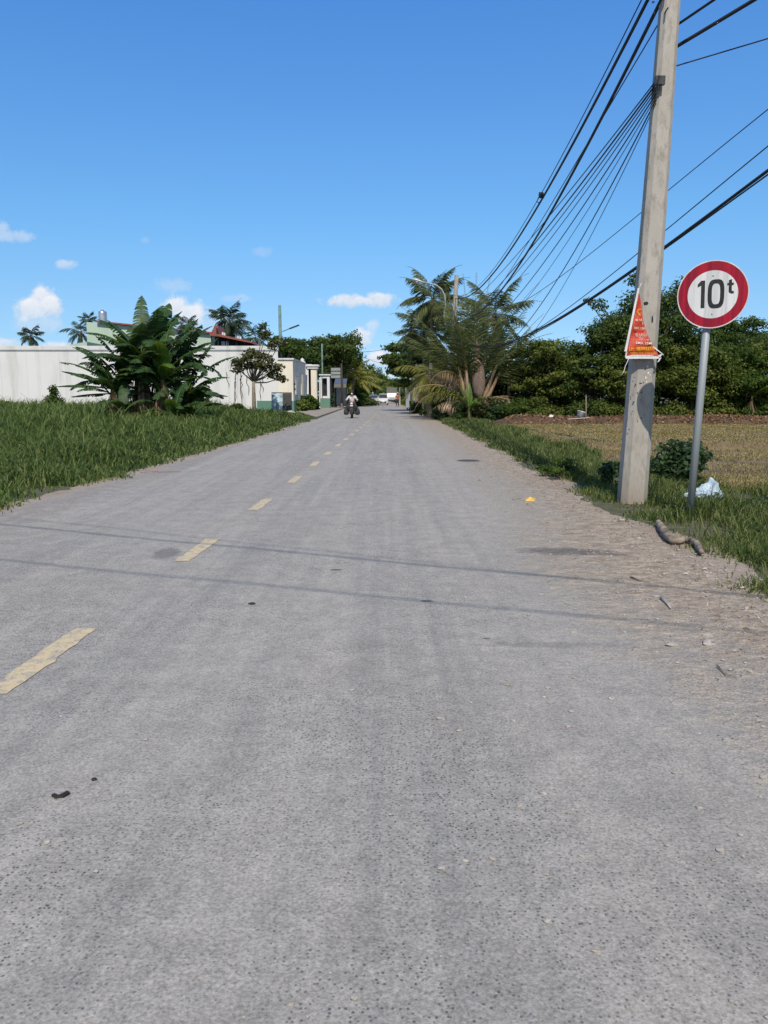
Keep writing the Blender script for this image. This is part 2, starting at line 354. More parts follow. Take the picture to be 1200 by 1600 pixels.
M = {}
M['asphalt'] = road_mat(); M['paint'] = paint_mat(); M['ground'] = ground_mat(); M['dirt'] = dirt_mat(); M['field'] = field_mat()
M['wall'] = wall_mat('white_plaster', (.66, .68, .69), .45); M['cream'] = wall_mat('cream_plaster', (.74, .70, .60), .3)
M['plinth'] = wall_mat('green_plinth', (.10, .22, .17), .3, (.2, .22, .2)); M['coping'] = wall_mat('pale_coping', (.62, .64, .65), .5)
M['joint'] = wall_mat('joint_filler', (.60, .62, .63), .5)
M['palegreen'] = wall_mat('pale_green_wall', (.40, .52, .42), .3)
M['pole'] = concrete_pole_mat()
M['galv'] = streak_mat('galvanised_steel', (.30, .335, .355), (.22, .245, .262), .55, (10, 10, .8), .15, .5)
M['steel'] = streak_mat('stainless', (.62, .62, .63), (.4, .4, .4), .28, (1, 1, 8), .8, .5)
M['signred'] = streak_mat('sign_red', (.36, .005, .022), (.10, .002, .022), .45, (16, 16, .35), 0, .65, .3)
M['signwhite'] = streak_mat('sign_white', (.66, .67, .68), (.42, .44, .46), .4, (14, 14, .3), 0, .75)  # vertical grey streaks: dirt, plus reflections painted into the white
M['black'] = pm('black_paint', (.012, .012, .014), (.03, .03, .03), 30, .5)
M['cable'] = pm('black_cable', (.012, .013, .018), (.03, .03, .035), 5, .55, bstr=0)
M['darkmetal'] = pm('dark_metal', (.03, .032, .035), (.07, .07, .07), 12, .45, .4)
M['greenpole'] = pm('grey_green_paint', (.14, .24, .22), (.10, .17, .16), 5, .6)
M['bannerred'] = pm('banner_red', (.54, .075, .04), (.46, .055, .03), 6, .45, bstr=.1)
M['bannerwhite'] = pm('banner_white', (.72, .72, .73), (.6, .6, .62), 6, .5)
M['yellow'] = pm('yellow_print', (.75, .48, .02), (.7, .4, .02), 6, .5)
M['print'] = pm('white_print', (.7, .62, .58), (.6, .5, .45), 9, .5)
M['palmstem'] = pm('palm_stem', (.09, .10, .045), (.14, .12, .07), 5, .8)
M['bark'] = pm('bark', (.17, .13, .095), (.09, .065, .045), 9, .95, stretch=(1, 1, .3), bstr=.8, bdist=.03)
M['darkwood'] = pm('dark_wood', (.075, .06, .055), (.04, .035, .03), 9, .95)
M['palebark'] = pm('pale_bark', (.28, .25, .20), (.15, .13, .10), 9, .95, stretch=(1, 1, .4), bstr=.7, bdist=.02)
M['palmtrunk'] = pm('palm_trunk', (.22, .19, .155), (.12, .10, .08), 3, .95, stretch=(.5, .5, 5), bstr=.8, bdist=.03)
M['drift'] = pm('grey_dead_wood', (.36, .31, .25), (.13, .10, .075), 11, .9, stretch=(1.2, 1.2, 1.2), bstr=.9, bdist=.012)
M['deadleaf'] = pm('dead_leaf', (.22, .165, .10), (.075, .055, .035), 6, .9)
M['drypalm'] = leafmat('dry_palm', [(.20, .14, .085), (.33, .23, .14), (.42, .31, .19)], .8, .2)
M['fibre'] = pm('palm_fibre', (.24, .19, .15), (.13, .095, .075), 14, .95, stretch=(3, 3, .4), bstr=.8, bdist=.02)
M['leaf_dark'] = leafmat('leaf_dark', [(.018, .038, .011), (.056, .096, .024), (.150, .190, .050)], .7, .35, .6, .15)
M['leaf_mid'] = leafmat('leaf_mid', [(.018, .042, .010), (.052, .098, .018), (.125, .175, .035)], .7, .35, .6, .15)
M['leaf_hedge'] = leafmat('leaf_hedge', [(.028, .052, .010), (.092, .130, .026), (.24, .25, .070)], .8, .35, .6, .15)
M['leaf_olive'] = leafmat('leaf_olive', [(.04, .045, .02), (.085, .095, .035), (.13, .13, .05)], 1.2)
M['leaf_lime'] = leafmat('leaf_lime', [(.05, .09, .015), (.12, .18, .03), (.24, .24, .06)], .6)
M['leaf_bush'] = leafmat('leaf_bush', [(.020, .045, .018), (.045, .090, .035), (.080, .135, .05)], 2.0)
M['palm_dark'] = leafmat('palm_green', [(.020, .042, .013), (.062, .092, .028), (.20, .215, .085)], .5, .35, .55, .2, .8)
M['palm_far'] = leafmat('palm_far', [(.020, .040, .025), (.038, .068, .040), (.070, .105, .055)], .5, .3, .5)
M['palm_yellow'] = leafmat('palm_yellow', [(.10, .11, .02), (.19, .20, .04), (.30, .27, .07)], .8, .35, .45)
M['banana'] = leafmat('banana_leaf', [(.014, .044, .018), (.034, .080, .030), (.085, .150, .050)], 1.2, .3, .5, .25, .6)
M['banana_light'] = leafmat('banana_leaf_light', [(.06, .13, .02), (.10, .19, .025), (.16, .26, .04)], .8, .45, .4)
M['banana_stem'] = pm('banana_stem', (.10, .12, .05), (.14, .09, .05), 5, .8, stretch=(2, 2, .3))
M['grass'] = leafmat('grass_blades', [(.014, .034, .009), (.058, .110, .026), (.200, .250, .085)], .9, .4, .6, .2, .95)
M['grass2'] = leafmat('verge_grass', [(.020, .044, .011), (.076, .126, .028), (.230, .255, .100)], 1.3, .4, .6, .2, .95)
M['stalk'] = leafmat('grass_stalks', [(.06, .13, .025), (.11, .19, .045), (.23, .28, .10)], 1.0, .4, .6, .2, .9)
M['straw'] = leafmat('dry_stubble', [(.15, .12, .05), (.29, .245, .105), (.44, .39, .19)], .6, .2, .8, .1)
M['litter'] = leafmat('leaf_litter', [(.10, .05, .03), (.20, .11, .06), (.40, .32, .22)], 1.5, .1, .8, .1)
M['pavement'] = pm('pavement_concrete', (.33, .30, .26), (.25, .225, .195), 1.2, .9, bstr=.3)
M['crumbs'] = leafmat('crumbs', [(.13, .095, .065), (.27, .22, .17), (.46, .43, .38)], 1.5, .05, .9, .1, .95)
M['stone'] = pm('pebble', (.42, .40, .37), (.28, .26, .235), 30, .9)
M['roofred'] = streak_mat('rusty_red_roof', (.26, .07, .055), (.15, .06, .05), .7, (4, .3, 1))
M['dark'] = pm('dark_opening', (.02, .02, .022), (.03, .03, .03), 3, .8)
M['glass'] = pm('dark_glass', (.03, .04, .05), (.045, .055, .065), 2, .12, bstr=0, spec=.7)
M['white'] = pm('white_car_paint', (.72, .72, .72), (.66, .66, .66), 2, .25, bstr=0, spec=.5)
M['silver'] = pm('silver_car_paint', (.42, .43, .44), (.38, .39, .4), 2, .3, bstr=0, spec=.5)
M['rubber'] = pm('rubber', (.02, .02, .02), (.04, .038, .035), 20, .85)
M['tarp'] = pm('grey_canvas', (.17, .17, .15), (.12, .12, .11), 3, .9)
M['blue'] = pm('blue_sheet', (.10, .13, .19), (.07, .09, .14), 3, .6)
M['paleblue'] = pm('pale_blue_board', (.42, .56, .62), (.16, .22, .26), 2.6, .6, bstr=.1, lo=.45, hi=.6)
M['bag'] = pm('blue_white_bag', (.50, .62, .68), (.38, .48, .58), 8, .35, bstr=.6, bdist=.02)
M['skin'] = pm('skin', (.36, .21, .14), (.33, .19, .13), 6, .6, bstr=0)
M['shirt'] = pm('pale_shirt', (.58, .60, .64), (.42, .44, .48), 7, .8)
M['trousers'] = pm('dark_trousers', (.035, .037, .045), (.05, .05, .055), 9, .85)
M['redcloth'] = pm('red_shirt', (.36, .07, .05), (.26, .05, .04), 7, .85)
M['orange'] = pm('orange_spray', (.55, .17, .08), (.28, .23, .21), 26, .8, bstr=0, lo=.42, hi=.58)
M['iron'] = pm('cast_iron', (.06, .06, .062), (.10, .095, .09), 30, .7, .2)
M['cabinet'] = pm('cabinet_grey', (.30, .34, .33), (.24, .27, .26), 3, .5)
M['greenbin'] = pm('bin_green', (.02, .12, .05), (.02, .09, .04), 3, .5)
M['wrapper'] = pm('yellow_wrapper', (.62, .42, .08), (.5, .3, .06), 20, .5)
M['paper'] = pm('pale_scrap', (.48, .45, .40), (.34, .31, .27), 20, .7)
M['lampglass'] = pm('lamp_lens', (.6, .6, .58), (.5, .5, .5), 4, .3, bstr=0)

# ---------------------------------------------------------------- ground, road, field
def interp(y, tab):
    return float(np.interp(y, [a for a, b in tab], [b for a, b in tab]))
LEFT = [(-10, -5.3), (4, -4.95), (9.6, -4.75), (14, -4.55), (24, -4.2), (40, -4.1), (82, -4.0), (100, -2.5), (130, -2.4), (200, -6), (320, -17)]
RIGHT = [(-10, 2.9), (3, 2.75), (6, 2.62), (10, 2.62), (20, 2.75), (45, 2.95), (70, 3.2), (85, 3.1), (109, 2.4), (130, 2.3), (200, 0), (320, -9.5)]
CENT = [(-10, -2.4), (4, -1.88), (7.3, -1.74), (13, -1.53), (22, -1.33), (31, -1.1), (45, -.8), (77, -.45), (100, -.35), (130, -.8), (200, -3.5)]
rng = np.random.default_rng(7)
def strip(name, mat, ys, fl, fr, z, jag=.0, nx=2):
    V = []; Fq = []
    for y in ys:
        a = fl(y) + rng.normal() * jag; b = fr(y) + rng.normal() * jag
        for k in range(nx): V.append((a + (b - a) * k / (nx - 1), y, z))
    for i in range(len(ys) - 1):
        for k in range(nx - 1): Fq.append((i * nx + k, i * nx + k + 1, (i + 1) * nx + k + 1, (i + 1) * nx + k))
    return npmesh(name, V, Fq, mat)
s = 1500
g = MB(); g.add([(-s, -200, 0), (s, -200, 0), (s, 2500, 0), (-s, 2500, 0)], [(0, 1, 2, 3)])
tag(g.build('ground', M['ground']), kind='structure')
ys = list(np.arange(-8, 60, .18)) + list(np.arange(60, 330, 3.))
tag(strip('dirt_shoulder', M['dirt'], ys, lambda y: interp(y, RIGHT) - .8, lambda y: interp(y, RIGHT) + .35 + (.25 * math.sin(y * 1.1) if y < 30 else 0), .004, .05, 3), kind='structure')
tag(strip('dirt_edge', M['dirt'], ys, lambda y: interp(y, LEFT) - .3, lambda y: interp(y, LEFT) + .8, .005, .05, 3), kind='structure')
road = strip('road', M['asphalt'], ys, lambda y: interp(y, LEFT), lambda y: interp(y, RIGHT) + .1, .009, .035, 9); tag(road, kind='structure')
# worn dashes down the middle
sp = 3.02; y0 = G(75, 1030).y
for i in range(34):
    yc = y0 + i * sp; hl = .53; w = .068
    xa, xb = interp(yc - hl, CENT), interp(yc + hl, CENT)
    nseg = 14; mb = MB(); vs = []
    for k in range(nseg + 1):
        t = k / nseg; x = xa + (xb - xa) * t; y = yc - hl + 2 * hl * t
        e1, e2 = rng.normal() * .007, rng.normal() * .007
        vs += [(x - w + e1, y, .013), (x + w + e2, y, .013)]
    mb.add(vs, [(2 * k, 2 * k + 1, 2 * k + 3, 2 * k + 2) for k in range(nseg)])
    mb.build('lane_marking', M['paint'], road)
# orange sprayed mark on the left edge of the road
c = G(252, 738); mb = MB()
for k in range(16):
    x = c.x - .3 + .6 * k / 15 + rng.normal() * .02; y = c.y + rng.normal() * .05; r = .03 + .02 * rng.random(); n = 9
    mb.add([(x + r * math.cos(q / n * 6.283) * (1 + .3 * rng.normal()), y + 1.6 * r * math.sin(q / n * 6.283) * (1 + .3 * rng.normal()), .0131 + k * .0002) for q in range(n)], [tuple(range(n))])
mb.build('sprayed_mark', M['orange'], road)
# manhole cover
c = G(732, 720.5); m0 = thing('manhole_cover', (c.x, c.y, .009), 'dark round iron manhole cover set in the right side of the road', 'manhole')
mb = MB(); mb.lathe([(.0, .0), (.235, .0), (.235, .008), (.0, .008)], 32); mb.build('lid', M['iron'], m0)
mb = MB(); n = 32
mb.add([(r * math.cos(k / n * 6.2832), r * math.sin(k / n * 6.2832), .006) for r in (.245, .29) for k in range(n)], [(k, (k + 1) % n, n + (k + 1) % n, n + k) for k in range(n)]); mb.build('rim', M['pavement'], m0)

# field beyond the right verge
def hfield(name, mat, x0, x1, y0_, y1_, st, hf):
    xs = np.arange(x0, x1 + st, st); yy = np.arange(y0_, y1_ + st, st); X, Y = np.meshgrid(xs, yy); Z = hf(X, Y)
    V = np.stack([X, Y, Z], -1).reshape(-1, 3); nx = len(xs); i = np.arange(len(yy) - 1)[:, None] * nx + np.arange(nx - 1)[None]
    i = i.ravel(); return npmesh(name, V, np.stack([i, i + 1, i + nx + 1, i + nx], 1), mat, smooth=True)
def smooth_noise(X, Y, sc, seed):
    r = np.random.default_rng(seed); o = 0
    for k in range(8):
        a = r.uniform(0, 6.28); f = sc * r.uniform(.6, 1.8); o = o + np.sin((X * math.cos(a) + Y * math.sin(a)) * f + r.uniform(0, 6.28)) / 8
    return o
FY0, FY1 = 11.3, 37.5
def fh(X, Y):
    edge = np.clip((X - 4.6 - .4 * np.sin(Y * .6)) / .8, 0, 1) * np.clip((Y - FY0) / .6, 0, 1)
    z = .05 + .035 * smooth_noise(X, Y, 6, 1) + .03 * smooth_noise(X, Y, 1.5, 2) + .012 * smooth_noise(X, Y, 19, 5)
    fur = np.exp(-((Y - 20.3 - .3 * np.sin(X * .5)) / .35) ** 2) * -.12 + np.exp(-((Y - 21.0 - .3 * np.sin(X * .5)) / .4) ** 2) * .14
    return (z + fur) * edge - .02 * (1 - edge)
tag(hfield('field', M['field'], 4.2, 60, FY0 - .2, FY1 + 3, .13, fh), kind='structure')
def bh(X, Y):
    return (.42 + .16 * smooth_noise(X, Y, 1.7, 8) + .08 * smooth_noise(X, Y, 6, 9)) * np.exp(-((Y - 38.6) / 1.3) ** 4) * np.clip((X - 5) / 1.5, 0, 1) - .03
M['bank'] = pm('reddish_soil', (.125, .075, .048), (.06, .042, .03), 2.5, .95, bstr=.8, bdist=.05)
tag(hfield('soil_bank', M['bank'], 5, 60, 36.6, 41, .15, bh), kind='structure')

# blades: each blade = 6 verts, 2 quads, one island
def blades(name, pts, h, w, lean, mat, label, cat, seed=1, bend=.5, kind='stuff'):
    r = np.random.default_rng(seed); n = len(pts); a = r.uniform(0, 2 * np.pi, n)
    d = np.stack([np.cos(a), np.sin(a), np.zeros(n)], 1); b = r.uniform(0, 2 * np.pi, n)
    sd_ = np.stack([np.cos(b), np.sin(b), np.zeros(n)], 1); h = h[:, None]; w = w[:, None]; ln = (lean * r.uniform(.2, 1.3, n))[:, None]
    up = np.array([0, 0, 1.])
    p0 = pts; p1 = pts + up * h * .6 + d * h * ln * .35; p2 = pts + up * h * (1 - bend * ln * .6) + d * h * ln
    V = np.stack([p0 - sd_ * w, p0 + sd_ * w, p1 - sd_ * w * .8, p1 + sd_ * w * .8, p2 - sd_ * w * .15, p2 + sd_ * w * .15], 1).reshape(-1, 3)
    k = np.arange(n)[:, None] * 6
    Fq = np.concatenate([k + np.array([[0, 1, 3, 2]]), k + np.array([[2, 3, 5, 4]])], 0)
    o = npmesh(name, V, Fq, mat); return tag(o, label, cat, kind=kind)
def scatter(n, x0, x1, y0_, y1_, fn, seed, bias=1.0):
    """points, denser near the camera; fn gives keep-probability 0..1 and height scale"""
    r = np.random.default_rng(seed); t = r.random(n) ** bias; Y = y0_ + (y1_ - y0_) * t; X = r.uniform(x0, x1, n); k, hs = fn(X, Y, r)
    q = r.random(n) < k; return np.stack([X[q], Y[q], np.zeros(q.sum())], 1), hs[q]
def leftfn(X, Y, r):
    e = np.interp(Y, [a for a, b in LEFT], [b for a, b in LEFT]) + .42 * smooth_noise(X * 0, Y, 1.5, 11) + .3 * smooth_noise(X, Y, 4.5, 18) - .05
    d = e - X; k = np.clip(d / .5, 0, 1); clump = .5 + .5 * smooth_noise(X, Y, 2.6, 12) * 1.9 + .35 * smooth_noise(X, Y, .7, 13) + .3 * smooth_noise(X, Y, 7, 14)
    hs = (.12 + .50 * np.clip(d / 1.8, 0, 1)) * (.55 + .6 * clump) * np.interp(Y, [9, 20, 35, 60], [1.0, 1.15, 1.45, 1.7]) * np.interp(X, [-12, -7, -4], [1.0, .8, .55]) * np.where((X > -11.5) & (Y > 44), .45, 1.0)
    vis = (np.abs(X) < Y * .56 + 3) & (Y < 61 - np.clip((X + 9) * 2.0, 0, 14))
    return k * vis * (.35 + .65 * np.clip(clump, 0, 1)), hs
P1, h1 = scatter(560000, -34, -3.9, 6.5, 61, leftfn, 3, 1.9)
wd = np.interp(P1[:, 1], [7, 15, 30, 60], [.0075, .011, .018, .030]) * rng.uniform(.6, 1.5, len(P1))
blades('grass_left_verge', P1, h1 * rng.uniform(.45, 1.25, len(P1)), wd, 1.0, M['grass'], 'tall lush green grass filling the left roadside up to the white wall', 'grass', 21, .9).name = 'tall_grass'
# taller pale flopping stalks in the tall grass
Ps, hs_ = scatter(26000, -30, -4.6, 8.5, 58, leftfn, 33, 1.7)
blades('tall_grass', Ps, hs_ * rng.uniform(1.15, 1.75, len(Ps)), np.interp(Ps[:, 1], [7, 15, 30, 60], [.007, .010, .018, .03]), 1.1, M['stalk'], 'pale long stalks bending out of the tall grass on the left', 'grass', 34, .9)
# right verge
def rightfn(X, Y, r):
    e = np.interp(Y, [4, 5.2, 6, 7, 8.4, 9.7, 13, 23, 50], [2.75, 2.55, 2.5, 2.75, 2.95, 2.75, 2.72, 2.9, 3.0]) + .13 * smooth_noise(X * 0, Y, 3.5, 15) + .26 * smooth_noise(X, Y, 4, 16) - .06
    d = X - e; fe = np.where(Y < FY0 + .4, 40., 4.9 + .3 * np.sin(Y * .7)); k = np.clip(d / .45, 0, 1) ** 1.5 * np.clip((fe - X) / .6 + .4, 0, 1)
    clump = .5 + .5 * smooth_noise(X, Y, 3.6, 17) * 1.5
    hs = (.03 + .20 * np.clip(d / .8, 0, 1)) * (.4 + 1.0 * clump) * np.interp(Y, [4, 12, 30], [.85, 1.1, 1.5])
    bare = np.clip(smooth_noise(X, Y, 2.4, 19) * 2.2 + .75 + .4 * smooth_noise(X, Y, 9, 20), .08, 1)
    return k * (.3 + .7 * np.clip(clump, 0, 1)) * bare * (X < Y * .56 + 1.5), hs
P2, h2 = scatter(420000, 2.4, 8.5, 4.2, 50, rightfn, 5, 2.0)
wd = np.interp(P2[:, 1], [4, 12, 30, 50], [.0035, .0065, .013, .022]) * rng.uniform(.6, 1.5, len(P2))
blades('verge_grass', P2, h2 * rng.uniform(.5, 1.2, len(P2)), wd, .9, M['grass2'], 'short green grass on the right verge round the pole and the road sign', 'grass', 22, .7)
# far verges
def farfn(X, Y, r):
    rr = np.interp(Y, [a for a, b in RIGHT], [b for a, b in RIGHT]); k = (X > rr + .2) * (X < rr + 3); return k * 1., np.full(len(X), .28)
P3, h3 = scatter(26000, 2.5, 6.5, 48, 130, farfn, 6, 1.5)
blades('verge_grass', P3, h3 * rng.uniform(.6, 1.3, len(P3)), np.full(len(P3), .03), .8, M['grass2'], 'low weeds along the far right edge of the road', 'weeds', 23, .7)
# stubble of the field
def stubfn(X, Y, r):
    c_ = smooth_noise(X * .25, Y, 2.2, 31) + .5 * smooth_noise(X, Y, 3, 32); return ((X > 4.9) & (X < Y * .56 + 1.5)) * np.clip(.55 + c_, .1, 1), np.full(len(X), .05)
P4, h4 = scatter(230000, 4.6, 22, 11.5, 37.3, stubfn, 8, 1.8); P4[:, 2] = fh(P4[:, 0], P4[:, 1])
wd = np.interp(P4[:, 1], [11, 20, 37], [.006, .010, .018])
blades('stubble', P4, h4 * rng.uniform(.4, 1.4, len(P4)), wd, 1.6, M['straw'], 'dry yellowish stubble covering the flat field', 'stubble', 24, .8)
# litter on the bank
n = 5000; r = np.random.default_rng(44); X = r.uniform(6, 27, n); Y = r.uniform(36.8, 39.6, n); Z = bh(X, Y) + .02
def diamonds(C, S, seed, tilt=1.0):
    r = np.random.default_rng(seed); n = len(C); a = r.normal(size=(n, 3)) * np.array([1, 1, tilt]); a /= np.linalg.norm(a, axis=1)[:, None]
    b = np.cross(a, r.normal(size=(n, 3))); b /= np.linalg.norm(b, axis=1)[:, None]; S = S[:, None]
    V = np.stack([C - a * S, C - b * S * .5, C + a * S, C + b * S * .5], 1).reshape(-1, 3); return V, np.arange(n * 4).reshape(-1, 4)
V, Fq = diamonds(np.stack([X, Y, Z], 1), r.uniform(.04, .11, n), 45, .5)
tag(npmesh('leaf_litter', V, Fq, M['litter']), 'brown dead leaves and pale rubbish strewn along the reddish bank', 'litter', kind='stuff')

# gravel scattered on the shoulder
def stone_geo(c, r_, rg):
    n = 7; vs = []
    for k in range(3):
        zz = (-.3, .35, .8)[k]; rr = (.9, 1.0, .5)[k]
        for q in range(n):
            a = q / n * 6.283 + k * .3; j = 1 + .22 * rg.normal(); vs.append((c[0] + r_ * rr * j * math.cos(a), c[1] + r_ * rr * j * math.sin(a) * .85, c[2] + r_ * zz * .6))
    fs = [tuple(range(n - 1, -1, -1)), tuple(2 * n + q for q in range(n))] + [(k * n + q, k * n + (q + 1) % n, (k + 1) * n + (q + 1) % n, (k + 1) * n + q) for k in range(2) for q in range(n)]
    return vs, fs
mb = MB(); rg = np.random.default_rng(77)
for k in range(4200):
    y = 1.5 + 16 * rg.random() ** 1.6; x = interp(y, RIGHT) - abs(rg.normal()) * 1.0 + .2 + .25 * math.sin(y * 3.1)
    if rg.random() < .12: x = rg.uniform(-3, 2.5)
    mb.add(*stone_geo((x, y, .012), .0028 + .011 * rg.random() ** 4, rg))
tag(mb.build('gravel', M['stone'], smooth=False), 'fine loose gravel scattered over the dusty right edge of the road', 'gravel', kind='stuff')
n = 3200; r = np.random.default_rng(61); Yb = 3 + 14 * r.random(n) ** 1.4; Xb = np.interp(Yb, [a for a, b in RIGHT], [b for a, b in RIGHT]) + .25 - np.abs(r.normal(size=n)) * .6
V, Fq = diamonds(np.stack([Xb, Yb, np.full(n, .016)], 1), r.uniform(.004, .013, n) * (1 + (r.random(n) < .04) * 1.2), 62, .25)
tag(npmesh('debris', V, Fq, M['crumbs']), 'dry leaf bits and crumbs scattered over the dirt of the right shoulder', 'litter', kind='stuff')
STN = [(896, 992, .022, 'pale angular stone alone on the asphalt below the dark stain'), (687, 1127, .018, 'pale rounded stone on the middle of the road'), (1108, 1008, .045, 'flat pale stone in the dirt on the right shoulder'),
       (1106, 996, .03, 'small pale stone touching the flat stone on the right shoulder'), (1185, 1130, .014, 'white chip of stone at the right edge of the picture'), (1130, 1035, .018, 'small brown stone in the dirt of the right shoulder'),
       (1125, 1334, .012, 'tiny pale stone low down on the right lane'), (1192, 1219, .014, 'grey pebble at the far right of the lane, under the dirt shoulder'), (1026, 935, .025, 'small stone beside the white twig on the shoulder'),
       (1050, 1012, .035, 'flat grey stone half sunk in the shoulder'), (970, 935, .014, 'little stone where asphalt meets dirt'), (1134, 1160, .016, 'pebble on the dusty asphalt below the shoulder')]
for u, v, r_, lb in STN:
    c = G(u, v); m_ = MB(); m_.add(*stone_geo((0, 0, .0), r_, rg)); tag(m_.build('stone', M['stone'], loc=(c.x, c.y, .012)), lb, 'stone', 'loose stones on the road and shoulder')
# dark crumpled scrap of rubber bottom left
c = G(93, 1250); t = MB(); t.box((0, 0, .004), (.034, .014, .008), Matrix.Rotation(.3, 3, 'Z')); t.box((.016, .011, .006), (.016, .030, .010), Matrix.Rotation(-.5, 3, 'Z')); t.add(*stone_geo((-.02, .004, .006), .011, rg))
tag(t.build('rubber_scrap', M['rubber'], loc=(c.x, c.y, .011), bevel=.003), 'small black scrap of rubber lying low on the left of the road', 'scrap')
for (u, v, sx_, lb) in [(147, 1222, .012, 'black crumb beside the black scrap on the left of the road'), (394, 946, .022, 'dark clod on the left lane above the black scrap')]:
    c = G(u, v); m_ = MB(); m_.add(*stone_geo((0, 0, 0), sx_, rg)); tag(m_.build('clod', M['rubber'], loc=(c.x, c.y, .011)), lb, 'clod')
# wrapper, paper scraps, twigs
c = G(828, 784); t = MB(); t.add([(-.07, -.03, .0), (.06, -.05, .0), (.08, .03, .03), (0, .05, .055), (-.06, .04, .02), (0, 0, .06), (-.07, -.03, .004), (.06, -.05, .004)], [(0, 1, 5), (1, 2, 5), (2, 3, 5), (3, 4, 5), (4, 0, 5)])
tag(t.build('wrapper', M['wrapper'], loc=(c.x, c.y, .012)), 'crumpled yellow wrapper on the right of the road', 'litter')
for (u, v, s_, lb) in [(971, 815, .05, 'white paper scrap in the grass edge below the concrete pole'), (1070, 900, .035, 'pale paper scrap on the dirt below the dead branch'), (1160, 922, .035, 'whitish scrap in the grass at the right edge'), (1100, 892, .03, 'small yellowish scrap by the end of the dead branch')]:
    c = G(u, v); t = MB(); s_ *= .6; t.add([(-s_, -s_ * .5, .0), (s_, -s_ * .7, .004), (s_ * 1.3, s_ * .3, .012), (s_ * .2, s_ * .9, .006), (-s_ * .7, s_ * .6, .003), (0, 0, .012)], [(0, 1, 5), (1, 2, 5), (2, 3, 5), (3, 4, 5), (4, 0, 5)])
    tag(t.build('paper_scrap', M['paper'], loc=(c.x, c.y, .016)), lb, 'litter', 'paper scraps on the verge')
for (pts, r_, lb, mt) in [([(1032, 938), (1042, 947), (1048, 955)], .009, 'short whitish twig on the dirt shoulder', 'paper'), ([(985, 905), (1000, 911), (1015, 913)], .006, 'thin dark twig on the dirt shoulder, below the stain', 'drift'),
                          ([(800, 782), (814, 781)], .006, 'thin dark twig left of the yellow wrapper', 'drift'), ([(1120, 1045), (1135, 1060), (1150, 1063)], .004, 'bent brown twig near the right edge of the shoulder', 'drift')]:
    w_ = [G(*p) for p in pts]; t = MB(off=w_[0]); t.tube([p + Vector((0, 0, .02)) for p in w_], [r_, r_ * .9, r_ * .5][:len(w_)], 6)
    tag(t.build('twig', M[mt], loc=w_[0], smooth=True), lb, 'twig', 'twigs on the shoulder')
# dead branch
pp = [(1028, 823, .055), (1031, 829, .068), (1037, 838, .072), (1044, 847, .070), (1052, 852, .066), (1061, 852, .060), (1070, 849, .056), (1079, 851, .052), (1087, 857, .050), (1093, 864, .048), (1097, 871, .040)]
w_ = [G(u, v) + Vector((0, 0, .05)) for u, v, _ in pp]; o_ = Vector((w_[0].x, w_[0].y, 0))
fine = []; rr_ = []
for i in range(len(w_) - 1):
    for k in range(4):
        t_ = k / 4; fine.append(w_[i].lerp(w_[i + 1], t_) + Vector(rng.normal(size=3) * .005)); rr_.append((pp[i][2] * (1 - t_) + pp[i + 1][2] * t_) * .54 * (1 + .035 * rng.normal() + .12 * (i in (1, 4, 8) and k == 2)))
fine.append(w_[-1]); rr_.append(.018)
b = thing('dead_branch', o_, 'bent grey dead branch lying at the edge of the grass below the road sign', 'branch')
t = MB(off=o_); t.tube(fine, rr_, 16); t.build('wood', M['drift'], b, smooth=True)
t = MB(off=o_); t.tube([w_[4], w_[4] + Vector((.04, .03, .06)), w_[4] + Vector((.06, .06, .08))], [.012, .010, .006], 8); t.build('stub', M['drift'], b, smooth=True)
# plastic bag
c = G(1098, 797); rr = np.random.default_rng(5); nu, nv = 64, 40; vs = []
for j in range(nv):
    for i in range(nu):
        a = i / nu * 6.283; ph = (j / (nv - 1)) * math.pi; x = -math.cos(ph); q = math.sin(ph)
        fold = 1 + .16 * math.sin(a * 5 + x * 4) + .09 * math.sin(a * 9 - x * 7) + .08 * abs(math.sin(a * 7 + x * 15)) + .05 * math.sin(x * 31 + 3 * math.sin(a * 4)) + .04 * rr.normal()
        prof = (.10 + .05 * math.sin(x * 3 + 1)) * q ** .7 * fold
        z = .07 + prof * math.sin(a) * .8; vs.append((x * .25, prof * math.cos(a) * 1.1, max(z, .01) + .07 + (.10 * math.exp(-((x - .45) / .18) ** 2) if math.sin(a) > .6 else 0)))
t = MB(); t.add(vs, [(j * nu + i, j * nu + (i + 1) % nu, (j + 1) * nu + (i + 1) % nu, (j + 1) * nu + i) for j in range(nv - 1) for i in range(nu)])
bg_ = thing('plastic_bag', (c.x, c.y, .05), 'crumpled pale blue plastic bag in the grass behind the sign post', 'bag'); t.build('bag_body', M['bag'], bg_)
t = MB(); t.add([(.2, 0, .08), (.30, .02, .05), (.36, -.02, .03), (.33, .05, .02), (.22, .04, .04), (.28, -.04, .09)], [(0, 1, 5), (1, 2, 3), (0, 4, 3, 1), (1, 2, 5)]); t.build('tied_neck', M['bag'], bg_)

